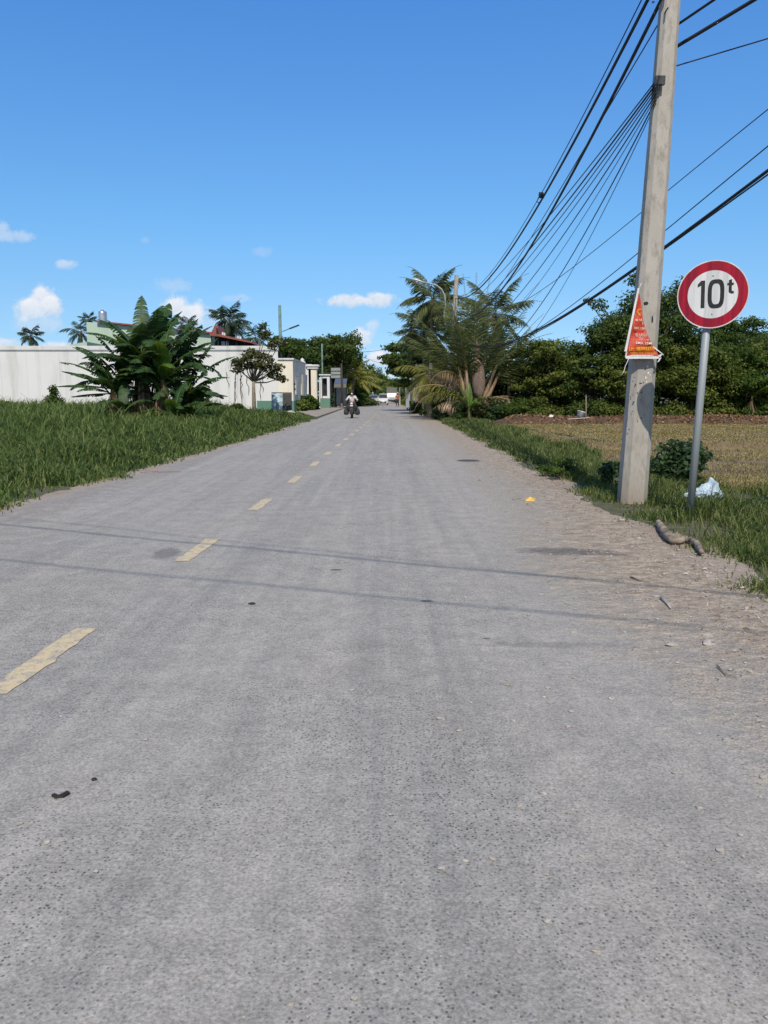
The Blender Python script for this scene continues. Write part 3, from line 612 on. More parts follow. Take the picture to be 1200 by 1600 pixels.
# ---------------------------------------------------------------- near utility pole, banner, road sign
def octo(hx, hy, ch):
    return [(-hx + ch, -hy), (hx - ch, -hy), (hx, -hy + ch), (hx, hy - ch), (hx - ch, hy), (-hx + ch, hy), (-hx, hy - ch), (-hx, -hy + ch)]
PB = Vector((3.36, 10.32, 0)); PT = Vector((3.60, 10.36, 8.4))
def concrete_pole(base, top, w0, w1, label, group=None, seams=True):
    t = thing('utility_pole', base, label, 'utility pole', group)
    m_ = MB(); n = 12; ax = top - base; vs = []
    for i in range(n + 1):
        k = i / n; w = (w0 + (w1 - w0) * k) / 2; c = ax * k
        vs += [(c.x + x, c.y + y, c.z) for x, y in octo(w, w * .9, w * .42)]
    m_.add(vs, [(i * 8 + k, i * 8 + (k + 1) % 8, (i + 1) * 8 + (k + 1) % 8, (i + 1) * 8 + k) for i in range(n) for k in range(8)] + [tuple(range(7, -1, -1)), tuple(n * 8 + k for k in range(8))])
    m_.build('shaft', M['pole'], t, bevel=.006)
    return t
pole = concrete_pole(PB, PT, .36, .185, 'tall grey concrete utility pole carrying the red banner, beside the weight limit sign')
def pole_front(u, v):   # point on the pole's front face seen at this place
    s_ = W(u, v, PB.y); k = s_.z / PT.z; w = (.36 + (.185 - .36) * k) / 2 * .9
    return W(u, v, PB.y + .04 * k - w)
m_ = MB(off=PB)
for (u, v, a, b_) in [(1009, 474, .034, .022), (1019, 500, .009, .036), (1001, 599, .014, .006), (1005, 598, .006, .006), (1002, 613, .008, .007), (996, 614, .007, .006), (985, 620, .004, .006), (990, 628, .008, .006), (1001, 625, .004, .005),
                      (988, 617, .004, .004), (988, 643, .004, .005), (1002, 653, .009, .006), (996, 658, .005, .006), (983, 671, .004, .006), (1008, 577, .010, .006), (993, 601, .004, .008), (991, 590, .004, .005), (998, 562, .010, .004),
                      (1022, 20, .006, .012), (1021, 3, .014, .008), (1008, 700, .003, .003), (994, 690, .003, .003)]:
    if a < .03: a, b_ = a * 1.35, b_ * 1.35
    m_ = MB(off=PB); p = pole_front(u, v); r2 = random.Random(int(u * v)); q = [(p.x + a * math.cos(t) * r2.uniform(.8, 1.3), p.y - .0025, p.z + b_ * math.sin(t) * r2.uniform(.8, 1.3)) for t in [k * 6.283 / 6 for k in range(6)]]
    m_.add(q + [(x, y + .012, z) for x, y, z in q], [tuple(range(6))] + [(k, (k + 1) % 6, (k + 1) % 6 + 6, k + 6) for k in range(6)]); m_.build('bolt_hole', M['dark'], pole)
m_ = MB(off=PB)
for (u, v, a, b_) in [(1012, 573, .010, .020), (1013, 583, .014, .012), (1009, 590, .008, .018), (1010, 597, .006, .014), (1014, 567, .006, .01), (1016, 586, .010, .007), (1006, 583, .004, .01)]:
    m_ = MB(off=PB); p = pole_front(u, v); r2 = random.Random(int(u * v)); q = [(p.x + a * math.cos(t) * r2.uniform(.5, 1.3), p.y - .003, p.z + b_ * math.sin(t) * r2.uniform(.5, 1.3)) for t in [k * 6.283 / 8 for k in range(8)]]
    m_.add(q + [(x, y + .004, z) for x, y, z in q], [tuple(range(8))] + [(k, (k + 1) % 8, (k + 1) % 8 + 8, k + 8) for k in range(8)]); m_.build('paper_remnant', M['bannerwhite'], pole)

# banner: a folded sheet on a wooden frame tied to the pole
YB = 10.09; bo = W(1000, 560, YB)
ban = thing('banner', bo, 'torn red advertising banner in a white frame tied to the concrete pole', 'banner')
def P2(u, v, dy=0.0): return W(u, v, YB + dy)
def curve_y(u): return -.03 * math.sin(max(0, min(1, (u - 976) / 60)) * math.pi)
red = [(998, 459), (1002, 463), (1003, 481), (1004, 498), (1008, 512), (1012, 524), (1017, 536), (1021, 541), (1024, 546), (1028, 551), (1029, 555), (980, 556), (979, 552)]
m_ = MB(off=bo); n = len(red)
rows = []
for v in np.linspace(459, 556, 26):
    lx = 998 + (979 - 998) * (v - 459) / 97
    rx = float(np.interp(v, [459, 481, 498, 512, 524, 536, 546, 556], [999.5, 1003, 1004.5, 1008, 1012, 1017.5, 1025, 1029]))
    rows.append([P2(lx + (rx - lx) * k / 6, v, curve_y(lx + (rx - lx) * k / 6) + .012 * math.sin(v * .17 + k * .5)) for k in range(7)])
def grid(mb, rows, th):
    nr, nc = len(rows), len(rows[0]); A = [p for r_ in rows for p in r_]; B_ = [p + Vector((0, th, 0)) for p in A]
    f = [(i * nc + k, i * nc + k + 1, (i + 1) * nc + k + 1, (i + 1) * nc + k) for i in range(nr - 1) for k in range(nc - 1)]
    N_ = nr * nc; rim = [k for k in range(nc)] + [i * nc + nc - 1 for i in range(1, nr)] + [(nr - 1) * nc + k for k in range(nc - 2, -1, -1)] + [i * nc for i in range(nr - 2, 0, -1)]
    mb.add(A + B_, f + [tuple(q + N_ for q in reversed(x)) for x in f] + [(rim[k], rim[(k + 1) % len(rim)], rim[(k + 1) % len(rim)] + N_, rim[k] + N_) for k in range(len(rim))])
grid(m_, rows, .003); sheet = m_.build('printed_sheet', M['bannerred'], ban, smooth=False)
m_ = MB(off=bo)     # white hem round the print
hem = lambda a, b_, w0, w1, k=8: grid(m_, [[P2(a[0] + (b_[0] - a[0]) * i / k - (w0 + (w1 - w0) * i / k) * h, a[1] + (b_[1] - a[1]) * i / k, curve_y(a[0]) + .004 + .006 * math.sin(i)) for h in (1, .5, -.15)] for i in range(k + 1)], .004)
hem((999, 450), (979, 549), 2.5, 3.4); 
grid(m_, [[P2(u, v0 + dv, curve_y(u) + .005) for u in np.linspace(978 if dv > 4 else 977, 1033, 9)] for v0, dv in ((554.5, 0), (554.5, 3), (554.5, 6))], .005)
grid(m_, [[P2(976.5, 547, .002), P2(979.5, 548, 0)], [P2(978, 556, .002), P2(981, 556, 0)], [P2(979, 560, .002), P2(981, 560, 0)]], .004)
grid(m_, [[P2(1020 + k * 16 / 6, 540 + k * 13 / 6, -.02), P2(1021.5 + k * 16 / 6, 543.5 + k * 12 / 6, -.022)] for k in range(7)], .004)
grid(m_, [[P2(1036 - k * 5 / 4, 553 + k * 5 / 4, -.02), P2(1031 - k * 1 / 4, 554 + k * 3.4 / 4, -.012)] for k in range(5)], .004)
m_.build('white_hem', M['bannerwhite'], ban)
m_ = MB(off=bo); m_.tube([P2(982, 560.5, .0), P2(980, 566, .0), P2(977, 572, 0), P2(975, 580, 0), P2(971, 586, .0)], .0045, 6); m_.build('tie_wire', M['bannerwhite'], ban, smooth=True); m_ = MB(off=bo); m_.tube([P2(1031, 561), P2(1029, 564.5, -.01), P2(1027, 566)], .009, 6)
m_.tube([P2(999, 450), P2(1001, 445, .02), P2(1003, 442, .05)], .004, 6)
m_.build('tie_wire', M['bannerwhite'], ban, smooth=True)
def banner_text(s, u0, v0, hpx, wpx, mat, tilt=0):
    v_, f_ = text_geo(s, 1.0, .012); x1 = max(p.x for p in v_); y1 = max(p.y for p in v_); m_ = MB(off=bo); out = []
    for p in v_:
        u = u0 + p.x / x1 * wpx; v = v0 - p.y / y1 * hpx + tilt * (p.x / x1); out.append(P2(u, v, curve_y(u) + .012 * math.sin(v * .17) - .020))
    m_.add(out, f_); m_.build('lettering', mat, ban)
banner_text('C', 995.5, 492, 10, 7, M['yellow']); banner_text('02 TẦ', 993, 501.5, 5, 11, M['print'], .5); banner_text('T', 1003.2, 508, 4, 2.2, M['print'])
banner_text('5MX 20M', 990.5, 514, 3.6, 17, M['print'], .8); banner_text('02 LAN B', 993, 525.3, 5, 18, M['print'], 1); banner_text('TU 1 PH', 998.5, 531.5, 4, 15, M['print'], 1)
banner_text('5MX 25M', 993, 537.3, 3.8, 25, M['print'], 1); banner_text('LH : 0839933779', 983, 547.5, 5.6, 40, M['yellow'], 0); banner_text('CHINH CHU CAN BAN', 985, 553.3, 3.0, 40, M['yellow'], 0)

# weight limit sign
sb = G(1079, 810); sb.y += .03; st_ = W(1105, 500, sb.y)
sign = thing('road_sign', sb, 'round red rimmed 10 tonne weight limit sign on a galvanised post', 'road sign')
topz = 2.86; ax = (st_ - sb); topp = sb + ax * (topz / st_.z)
m_ = MB(off=sb); m_.tube([sb + Vector((0, 0, -.05)), sb.lerp(topp, .5), topp], .043, 20); m_.build('post', M['galv'], sign, smooth=True)
cs = W(1113.5, 460, sb.y - .085); nrm = Matrix.Rotation(R(-22), 3, 'Z') @ Matrix.Rotation(R(-1.6), 3, 'Y')
def on_sign(x, z, y): return cs + nrm @ Vector((x, y, z))
def disc(mb, r0, r1, y0_, y1_, n=64):
    for (ra, rb, y, flip) in ((r0, r1, y0_, 0),):
        pass
    A = [on_sign(r_ * math.cos(k / n * 6.2832), r_ * math.sin(k / n * 6.2832), y) for (r_, y) in ((r0, y0_), (r1, y0_), (r1, y1_), (r0, y1_)) for k in range(n)] if r0 > 0 else \
        [on_sign(r1 * math.cos(k / n * 6.2832), r1 * math.sin(k / n * 6.2832), y) for y in (y0_, y1_) for k in range(n)]
    if r0 > 0: f = [(a * n + k, a * n + (k + 1) % n, ((a + 1) % 4) * n + (k + 1) % n, ((a + 1) % 4) * n + k) for a in range(4) for k in range(n)]
    else: f = [tuple(range(n)), tuple(range(2 * n - 1, n - 1, -1))] + [(k, (k + 1) % n, n + (k + 1) % n, n + k) for k in range(n)]
    mb.add(A, f)
RS = .375
m_ = MB(off=sb); disc(m_, RS * .97, RS, -.004, .006); disc(m_, 0, RS * .985, .001, .004); m_.build('backing_plate', M['signwhite'], sign)
m_ = MB(off=sb); disc(m_, RS * .705, RS * .972, -.0025, .0008); m_.build('red_ring', M['signred'], sign)
m_ = MB(off=sb); disc(m_, 0, RS * .703, -.0015, .0008); m_.build('white_face', M['signwhite'], sign)
def sign_poly(mb, poly, faces=None):
    n = len(poly); A = [on_sign(x * .955, z * .955, -.0045) for x, z in poly] + [on_sign(x * .955, z * .955, -.001) for x, z in poly]
    if faces is None: mb.add(A, [tuple(range(n)), tuple(range(2 * n - 1, n - 1, -1))] + [(k, (k + 1) % n, n + (k + 1) % n, n + k) for k in range(n)])
    else: mb.add(A, faces + [tuple(q + n for q in reversed(f)) for f in faces])
m_ = MB(off=sb)   # digit one
sign_poly(m_, [(-.165, .092), (-.165, .128), (-.128, .166), (-.086, .166), (-.086, -.150), (-.128, -.150), (-.128, .112)])
# nought: superellipse ring
n = 48; po = []; pi_ = []
for k in range(n):
    a = k / n * 6.2832; c_, s_ = math.cos(a), math.sin(a); f_ = lambda w, h: (w * math.copysign(abs(c_) ** .62, c_), h * math.copysign(abs(s_) ** .62, s_))
    x, z = f_(.090, .166); po.append((.036 + x, .004 + z)); x, z = f_(.046, .120); pi_.append((.036 + x, .004 + z))
sign_poly(m_, po + pi_, [(k, (k + 1) % n, n + (k + 1) % n, n + k) for k in range(n)])
# small t
sign_poly(m_, [(.172, .150), (.205, .160), (.205, .118), (.225, .118), (.225, .092), (.205, .092), (.205, .030), (.212, .022), (.228, .022), (.228, -.004), (.200, -.004), (.180, .006), (.172, .022), (.172, .092), (.156, .092), (.156, .118), (.172, .118)])
m_.build('black_lettering', M['black'], sign)
for z in (.205, -.215):
    m_ = MB(off=sb); q = nrm @ Matrix.Rotation(R(90), 3, 'X'); m_.lathe([(.0, 0), (.009, 0), (.008, .005), (0, .007)], 10, on_sign(0, z, -.0015), nrm @ Matrix.Rotation(R(90), 3, 'X')); m_.build('rivet', M['galv'], sign)
for z in (.18, -.2):
    m_ = MB(off=sb); m_.box(on_sign(-.005, z, .025), (.16, .03, .035), nrm); m_.build('bracket', M['galv'], sign)

# ---------------------------------------------------------------- trees
HG = 'trees beyond the dry field'
def unit(v): return v / np.linalg.norm(v, axis=-1, keepdims=True)
def leafcloud(centers, radii, n, size, seed, flat=1.0, up=.5, droop=0.0):
    """centers (k,3), radii (k,3): leaf diamonds in the outer part of each clump"""
    r = np.random.default_rng(seed); centers = np.asarray(centers, float); radii = np.asarray(radii, float)
    wgt = np.prod(radii, 1) ** (2 / 3); idx = r.choice(len(centers), n, p=wgt / wgt.sum())
    d = unit(r.normal(size=(n, 3))); rad = r.random(n) ** .42; bumpy = 1 + .25 * np.sin(d[:, 0] * 5 + idx) * np.sin(d[:, 2] * 6 + idx * 2) + .12 * r.normal(size=n)
    C = centers[idx] + d * radii[idx] * (rad * bumpy)[:, None]
    C[:, 2] = np.maximum(C[:, 2], .03)
    nr = unit(d * .7 + np.array([0, 0, up]) + r.normal(size=(n, 3)) * .55)
    t = unit(np.cross(nr, r.normal(size=(n, 3)))); t[:, 2] -= droop; t = unit(t); b = unit(np.cross(nr, t))
    S = (size * r.uniform(.55, 1.3, n))[:, None]; w = .34
    V = np.stack([C - t * S * .5, C - b * S * w + nr * S * .08, C + t * S * .6, C + b * S * w + nr * S * .08], 1).reshape(-1, 3)
    return V, np.arange(n * 4).reshape(-1, 4)
def clumps(k, cz, rx, ry, rz, seed, cr=.36, low=-1.0):
    r = np.random.default_rng(seed); out = []; rad = []
    for i in range(k):
        for _ in range(30):
            d = r.normal(size=3); d /= np.linalg.norm(d); q = r.uniform(.35, .92); p = np.array([d[0] * rx * q, d[1] * ry * q, cz + d[2] * rz * q])
            if d[2] > low and all(np.linalg.norm((p - o) / np.array([rx, ry, rz])) > .28 for o in out): break
        out.append(p); s_ = cr * r.uniform(.7, 1.3); rad.append([rx * s_, ry * s_, rz * s_ * .75])
    return np.array(out), np.array(rad)
TREE_ID = [0]
def tree(label, x, y, ht, rx, trunk_h, k=16, n=9000, size=.17, leaf='leaf_dark', bark='bark', group=None, ry=None, cr=.36, low=-.6, flatc=1.0, name='tree', tr=.14, bottom=None, extra=None, cat='tree', lean=0, up=.5, droop=.0):
    TREE_ID[0] += 1; sd_ = 100 + TREE_ID[0] * 7; r = np.random.default_rng(sd_)
    t = thing(name, (x, y, 0), label, cat, group)
    bottom = trunk_h if bottom is None else bottom; rz = (ht - bottom) / 2 * .95; cz = bottom + (ht - bottom) / 2
    if group in (HG, 'none') and k > 12: k = int(k * 1.5); cr = cr * .78; size = size * .84; n = int(n * 1.25)
    C, RR = clumps(k, cz, rx, ry or rx, rz, sd_, cr, low); RR[:, 2] *= flatc; C[:, 0] += lean * C[:, 2] / ht
    if bottom < .3:      # skirt of low branches reaching the ground
        ring = [(rx * .8 * math.cos(a), (ry or rx) * .6 * math.sin(a), .4 + .2 * (i % 2)) for i, a in enumerate(np.linspace(0, 6.283, 9)[:-1])]
        C = np.vstack([C, ring]); RR = np.vstack([RR, [[rx * .36, rx * .36, .5]] * 8])
    if extra: C = np.vstack([C, [e[:3] for e in extra]]); RR = np.vstack([RR, [[e[3]] * 2 + [e[3] * .7] for e in extra]])
    V, Fq = leafcloud(C, RR, n, size, sd_ + 1, up=up, droop=droop); npmesh('crown', V, Fq, M[leaf], t)
    m_ = MB(); top = Vector((lean * trunk_h / ht, 0, trunk_h + .15 * (ht - trunk_h)))
    m_.tube([(0, 0, -.1), (lean * .1 + .03 * r.normal(), .03, trunk_h * .4), (top.x * .7, 0, trunk_h * .8), top], [tr * 1.3, tr, tr * .85, tr * .7], 9)
    for c_ in C:
        q = Vector(c_); st = Vector((top.x, 0, min(top.z, max(trunk_h * .6, q.z - .3)))); mid = st.lerp(q, .5) + Vector((0, 0, -.08 * (q - st).length)) + Vector(r.normal(size=3) * .05)
        m_.tube([st, mid, q, q + (q - mid).normalized() * .3], [tr * .45, tr * .28, tr * .14, tr * .05], 5)
    m_.build('trunk', M[bark], t, smooth=True)
    return t

def palm_frond(mb_r, acc, base, az, el, length, droop, ll, nl, r, rw=.03, twist=0, side_droop=.5, start=.14):
    """rachis tube into mb_r, leaflets (6-vert strips) into acc"""
    n = 14; p = Vector(base); pts = [p.copy()]; tang = []
    for i in range(n):
        t = i / n; e = el - droop * (t ** 1.35); e = max(e, -1.45)
        d = Vector((math.cos(az) * math.cos(e), math.sin(az) * math.cos(e), math.sin(e))); tang.append(d); p = p + d * length / n; pts.append(p.copy())
    tang.append(tang[-1]); mb_r.tube(pts, [rw * (1 - .85 * i / n) for i in range(n + 1)], 5)
    for j in range(nl):
        t = start + (1 - start) * (j + r.random() * .6) / nl; f = t * n; i = min(int(f), n - 1); q = pts[i].lerp(pts[i + 1], f - i); d = tang[i]
        L_ = ll * (math.sin(min(1, .22 + t * .95) * math.pi) ** .6 * .95 + .08) * r.uniform(.85, 1.1)
        side = d.cross(Vector((0, 0, 1)));
        if side.length < .05: side = Vector((-math.sin(az), math.cos(az), 0))
        side.normalize()
        for s_ in (-1, 1):
            dd = (side * s_ * .72 + d * .9 + Vector((0, 0, -side_droop * r.uniform(.4, 1.3)))).normalized()
            a = q; b_ = q + dd * L_ * .55; c_ = b_ + (dd * .75 + Vector((0, 0, -.75 * side_droop))).normalized() * L_ * .5
            w = Vector(d) * .022 * (L_ / .6 + .4) * PW
            acc.append([a - w * .5, a + w * .5, b_ - w, b_ + w, c_ - w * .15, c_ + w * .15])
PW = 1.0
def strips(acc, name, mat, parent):
    V = np.array([[tuple(q) for q in s_] for s_ in acc], np.float32).reshape(-1, 3); k = np.arange(len(acc))[:, None] * 6
    return npmesh(name, V, np.concatenate([k + np.array([[0, 1, 3, 2]]), k + np.array([[2, 3, 5, 4]])], 0), mat, parent)
def palm(label, x, y, th, flen, nf=26, leaf='palm_dark', group=None, lean=(0, 0), seed=1, tr=.15, ll=.75, nl=34, elmin=-.5, elmax=1.45, droop=1.5, pw=1.0, sdr=.55, name='coconut_palm', spiky=False, az0=None):
    global PW
    PW = pw; r = np.random.default_rng(seed); t = thing(name, (x, y, 0), label, 'palm tree', group); m_ = MB()
    m_.tube([(lean[0] * k ** 1.6, lean[1] * k ** 1.6, -.1 + (th + .1) * k) for k in np.linspace(0, 1, 9)], [tr * (1.5 - .5 * min(1, k * 4)) * (1 - .25 * k) for k in np.linspace(0, 1, 9)], 10); m_.build('trunk', M['palmtrunk'], t, smooth=True)
    head = Vector((lean[0], lean[1], th)); acc = []; mr = MB()
    for i in range(nf):
        f = (i + .5) / nf; el = elmax - (elmax - elmin) * f ** .8 + r.normal() * .08; az = i * 2.39996 + r.normal() * .15
        palm_frond(mr, acc, head, az, el, flen * r.uniform(.85, 1.08), droop * r.uniform(.7, 1.15) * (1.0 if not spiky else .6), ll, nl, r, .022, side_droop=sdr)
    mr.build('frond_stems', M['palmstem'], t, smooth=True); strips(acc, 'fronds', M[leaf], t)
    if th > 1.5:
        m_ = MB(); 
        for i in range(7): a = i * .9; m_.lathe([(.0, -.11), (.08, -.07), (.10, 0), (.07, .08), (0, .11)], 8, head + Vector((math.cos(a) * .24, math.sin(a) * .24, -.25 - .06 * (i % 3))))
        m_.build('coconuts', M['fibre'], t, smooth=True)
    return t

def banana_leaf(acc, mb_r, base, az, el, length, width, droop, r, torn=.35, curl=.5, n=26):
    p = Vector(base); pts = [p.copy()]; tg = []
    for i in range(n):
        t = i / n; e = el - droop * t ** 1.6; d = Vector((math.cos(az) * math.cos(e), math.sin(az) * math.cos(e), math.sin(e))); tg.append(d); p = p + d * length / n; pts.append(p.copy())
    tg.append(tg[-1]); mb_r.tube(pts, [.035 * (1 - .8 * i / n) for i in range(n + 1)], 6)
    for s_ in (-1, 1):
        gap = 0; dr = .1
        for i in range(int(n * .16), n):
            t0, t1 = i / n, (i + 1) / n; wf = lambda t: width * max(0.0, math.sin(min(1, max(0, (t - .13) / .87)) ** .75 * math.pi)) ** .55
            side = tg[i].cross(Vector((0, 0, 1)));
            if side.length < .08: side = Vector((-math.sin(az), math.cos(az), 0))
            side = side.normalized() * s_; nrm_ = side.cross(tg[i]) * s_
            if r.random() < torn: gap = r.uniform(.1, .5); dr = r.uniform(.0, .9) * curl
            else: gap = 0
            w0, w1 = wf(t0), wf(t1); b0, b1 = pts[i], pts[i + 1]
            dn = Vector((0, 0, -1))
            def outp(b_, w, k): q = (side * (1 - .25 * dr) + tg[i] * .28 + dn * (dr * .8 * k + .12)).normalized(); return b_ + q * w * k + Vector((0, 0, .10 * w * math.sin(k * math.pi)))
            m0, m1 = outp(b0, w0, .5), outp(b1, w1, .5); o0, o1 = outp(b0, w0, 1.0), outp(b1, w1, 1.0)
            if gap: m1 = m1.lerp(m0, gap * .35); o1 = o1.lerp(o0, gap)
            acc.append([b0, b1, m0, m1, o0, o1])
def banana(label, x, y, th, leaves, seed, tr=.13, mat='banana', group=None, dead=6, lean=(0, 0), light=()):
    r = np.random.default_rng(seed); t = thing('banana_plant', (x, y, 0), label, 'banana plant', group)
    m_ = MB(); hd = Vector((lean[0], lean[1], th)); m_.tube([(0, 0, -.1), (lean[0] * .3, lean[1] * .3, th * .4), (lean[0] * .7, lean[1] * .7, th * .8), hd], [tr * 1.3, tr * 1.1, tr * .8, tr * .45], 12); m_.build('stem', M['banana_stem'], t, smooth=True)
    if th > 1.2 and label.startswith(('leftmost', 'tallest', 'bright', 'rightmost')):
        leaves = list(leaves) + [(r.uniform(0, 360), r.uniform(35, 75), r.uniform(2.0, 2.8), .44, r.uniform(1.0, 1.9), .45) for _ in range(10)]
    for i, (azd, eld, ln, wd_, drp, torn) in enumerate(leaves):
        wd_ *= .92; torn = min(.9, torn * 1.5)
        acc = []; mr = MB(); banana_leaf(acc, mr, hd + Vector((0, 0, -.05 * i)), R(azd), R(eld), ln, wd_, drp, r, torn)
        o = strips_shared(acc, 'leaf', M['banana_light' if i in light else mat], t); mr.build('midrib', M['banana_light'], o, smooth=True)
    if dead:
        acc = []
        for i in range(dead * 12):
            a = r.uniform(0, 6.28); z0 = th * r.uniform(.35, .85); p0 = Vector((math.cos(a) * tr * 1.1 + lean[0] * .5, math.sin(a) * tr * 1.1, z0)); w = Vector((-math.sin(a), math.cos(a), 0)) * r.uniform(.015, .05)
            p1 = p0 + Vector((math.cos(a) * r.uniform(.05, .28), math.sin(a) * .2, -z0 * .4)); p2 = p1 + Vector((r.normal() * .06, r.normal() * .06, -z0 * .45))
            acc.append([p0 - w * .4, p0 + w * .4, p1 - w, p1 + w, p2 - w * .5, p2 + w * .5])
        strips(acc, 'dead_leaves', M['deadleaf'], t)
    return t
def strips_shared(acc, name, mat, parent): return strips(acc, name, mat, parent)

# hedge line of trees beyond the field
tree('leafy tree at the left end of the row beyond the field, against the leaning palm', 9.2, 43.5, 4.9, 2.3, .8, 26, 20000, .17, 'leaf_hedge', group=HG, bottom=.1, low=-1, flatc=.6)
tree('dark feathery tree right of the palms, left of the white bucket', 11.3, 42.2, 4.9, 1.9, .8, 24, 17000, .17, 'leaf_dark', group=HG, bottom=.1, low=-1, flatc=.6)
tree('yellowish green bushy tree left of the concrete pole behind the white bucket', 12.6, 41.4, 3.9, 1.8, .6, 22, 15000, .16, 'leaf_hedge', group=HG, bottom=.1, low=-1, flatc=.8)
tree('tallest dark tree of the row, rising behind the concrete pole with a ragged crown', 14.6, 43.0, 7.5, 3.1, 2.0, 34, 27000, .18, 'leaf_dark', group=HG, bottom=1.4, low=-.9, extra=[(-2.9, 0, 6.3, .5), (-3.4, .2, 6.5, .35), (-1.0, 0, 7.6, .55), (-.9, 0, 7.9, .3), (-2.2, 0, 5.4, .9), (-3.0, 0, 4.6, .7), (1.6, 0, 7.3, .6)])
tree('broad green tree seen between the concrete pole and the sign post', 16.3, 41.0, 4.6, 2.2, .8, 26, 20000, .17, 'leaf_hedge', group=HG, bottom=.1, low=-1)
tree('bushy low tree just right of the sign post at the field edge', 18.6, 41.3, 4.3, 2.1, .8, 26, 18000, .17, 'leaf_mid', group=HG, bottom=.1, low=-1, flatc=.7)
tree('spreading feathery tree at the right edge of the picture', 21.4, 42.4, 4.9, 2.6, .8, 28, 21000, .17, 'leaf_hedge', group=HG, bottom=.1, low=-1, flatc=.5)
tree('pale open crowned tree standing far behind the row, right of the sign', 25.0, 56, 7.0, 3.2, 3, 22, 11000, .2, 'leaf_mid', 'palebark', group=HG, low=-.5)
tree('tree outside the right end of the row beyond the field', 24.8, 42.0, 5.0, 2.6, .8, 20, 12000, .18, 'leaf_hedge', group=HG, bottom=.1, low=-1)
tree('dark tree filling the row behind the broad green tree', 17.8, 45.0, 5.4, 2.6, .8, 24, 14000, .19, 'leaf_dark', group=HG, bottom=.1, low=-1)
tree('dark tree deep in the row behind the feathery tree left of the pole', 10.4, 46.0, 5.1, 2.8, .8, 24, 14000, .19, 'leaf_dark', group=HG, bottom=.1, low=-1)
tree('dark tree deep in the row behind the right hand trees', 22.6, 46.0, 5.2, 3.2, .8, 24, 14000, .19, 'leaf_dark', group=HG, bottom=.1, low=-1)
banana('small banana plant at the field edge near the right side of the picture', 18.9, 39.9, 1.5, [(150, 70, 1.8, .3, 1.0, .3), (30, 60, 1.8, .3, 1.1, .3), (200, 40, 1.6, .3, 1.2, .3), (-20, 35, 1.7, .3, 1.1, .3), (90, 80, 1.4, .25, .4, .1), (-60, 50, 1.5, .3, 1.2, .4)], 91, .08, 'banana_light', dead=3)
# weeds at the hedge foot
def bush(label, x, y, rx, ht, n, size, leaf, k=9, seed=1, ry=None, name='bush', group=None, z0=0):
    C, RR = clumps(k, ht * .45, rx * .75, (ry or rx) * .75, ht * .5, seed, .48, -.8); V, Fq = leafcloud(C, RR, n, size, seed + 1)
    t = thing(name, (x, y, z0), label, 'bush', group); npmesh('foliage', V, Fq, M[leaf], t)
    m_ = MB(); [m_.tube([(0, 0, -.05), (c_[0] * .5, c_[1] * .5, c_[2] * .6), tuple(c_)], [.018, .013, .006], 5) for c_ in C]; m_.build('stems', M['bark'], t); return t
p = G(1040, 772); bush('dark leafy bush in the verge right behind the concrete pole', 4.62, 12.0, .58, .78, 3600, .075, 'leaf_bush', 13, 301)
bush('small leafy weed at the left foot of the concrete pole', 3.55, 11.9, .35, .62, 1100, .07, 'leaf_bush', 6, 305)
bush('low leafy weed clump in the verge grass left of the pole', 3.15, 13.4, .6, .34, 1800, .05, 'leaf_mid', 8, 311)
bush('low dark weed clump in the grass right of the plastic bag', 4.75, 9.6, .45, .24, 1300, .04, 'leaf_bush', 7, 313)
# bucket, stake, plank at the hedge foot
c = W(905, 652, 38.3); t = thing('bucket', c - Vector((0, 0, .2)), 'white plastic bucket dumped on the bank under the trees', 'bucket'); m_ = MB(); m_.lathe([(0, 0), (.15, 0), (.20, .42), (.215, .43), (.215, .46), (.18, .46), (.17, .1), (0, .1)], 18, (0, 0, .05), Matrix.Rotation(.25, 3, 'Y')); m_.build('pail', M['white'], t, smooth=True)
m_ = MB(); m_.tube([(-.1 + .31 * math.cos(a) * .6 + .12, -.0 - .2 * math.sin(a), .5 - .0 * a) for a in np.linspace(0, 3.14, 9)], .008, 5); m_.build('bucket_handle', M['darkmetal'], t)
m_ = MB(); m_.tube([(0, 0, 0), (.01, 0, .6), (-.02, .02, 1.3)], [.04, .035, .025], 7); c = W(915, 655, 38.2); tag(m_.build('stake', M['palebark'], loc=(c.x, c.y, .1), smooth=True), 'thin pale wooden stake standing next to the white bucket', 'stake')
m_ = MB(); m_.box((0, 0, 0), (1.1, .14, .04), Matrix.Rotation(-.06, 3, 'Y')); c = W(903, 657.5, 37.6); tag(m_.build('plank', M['paper'], loc=(c.x, c.y, .32), bevel=.005), 'weathered plank lying on the bank below the white bucket', 'plank')
for u, v, lb in ((860, 653, 'white rag on the bank left of the white bucket'), (853, 657, 'pale scrap on the bank nearest the palms')):
    c = W(u, v, 37.9); m_ = MB(); m_.add([(-.12, 0, 0), (.1, -.05, .02), (.16, .06, .12), (-.02, .09, .15), (.02, 0, .17)], [(0, 1, 4), (1, 2, 4), (2, 3, 4), (3, 0, 4)]); tag(m_.build('rag', M['bannerwhite'], loc=c), lb, 'litter')

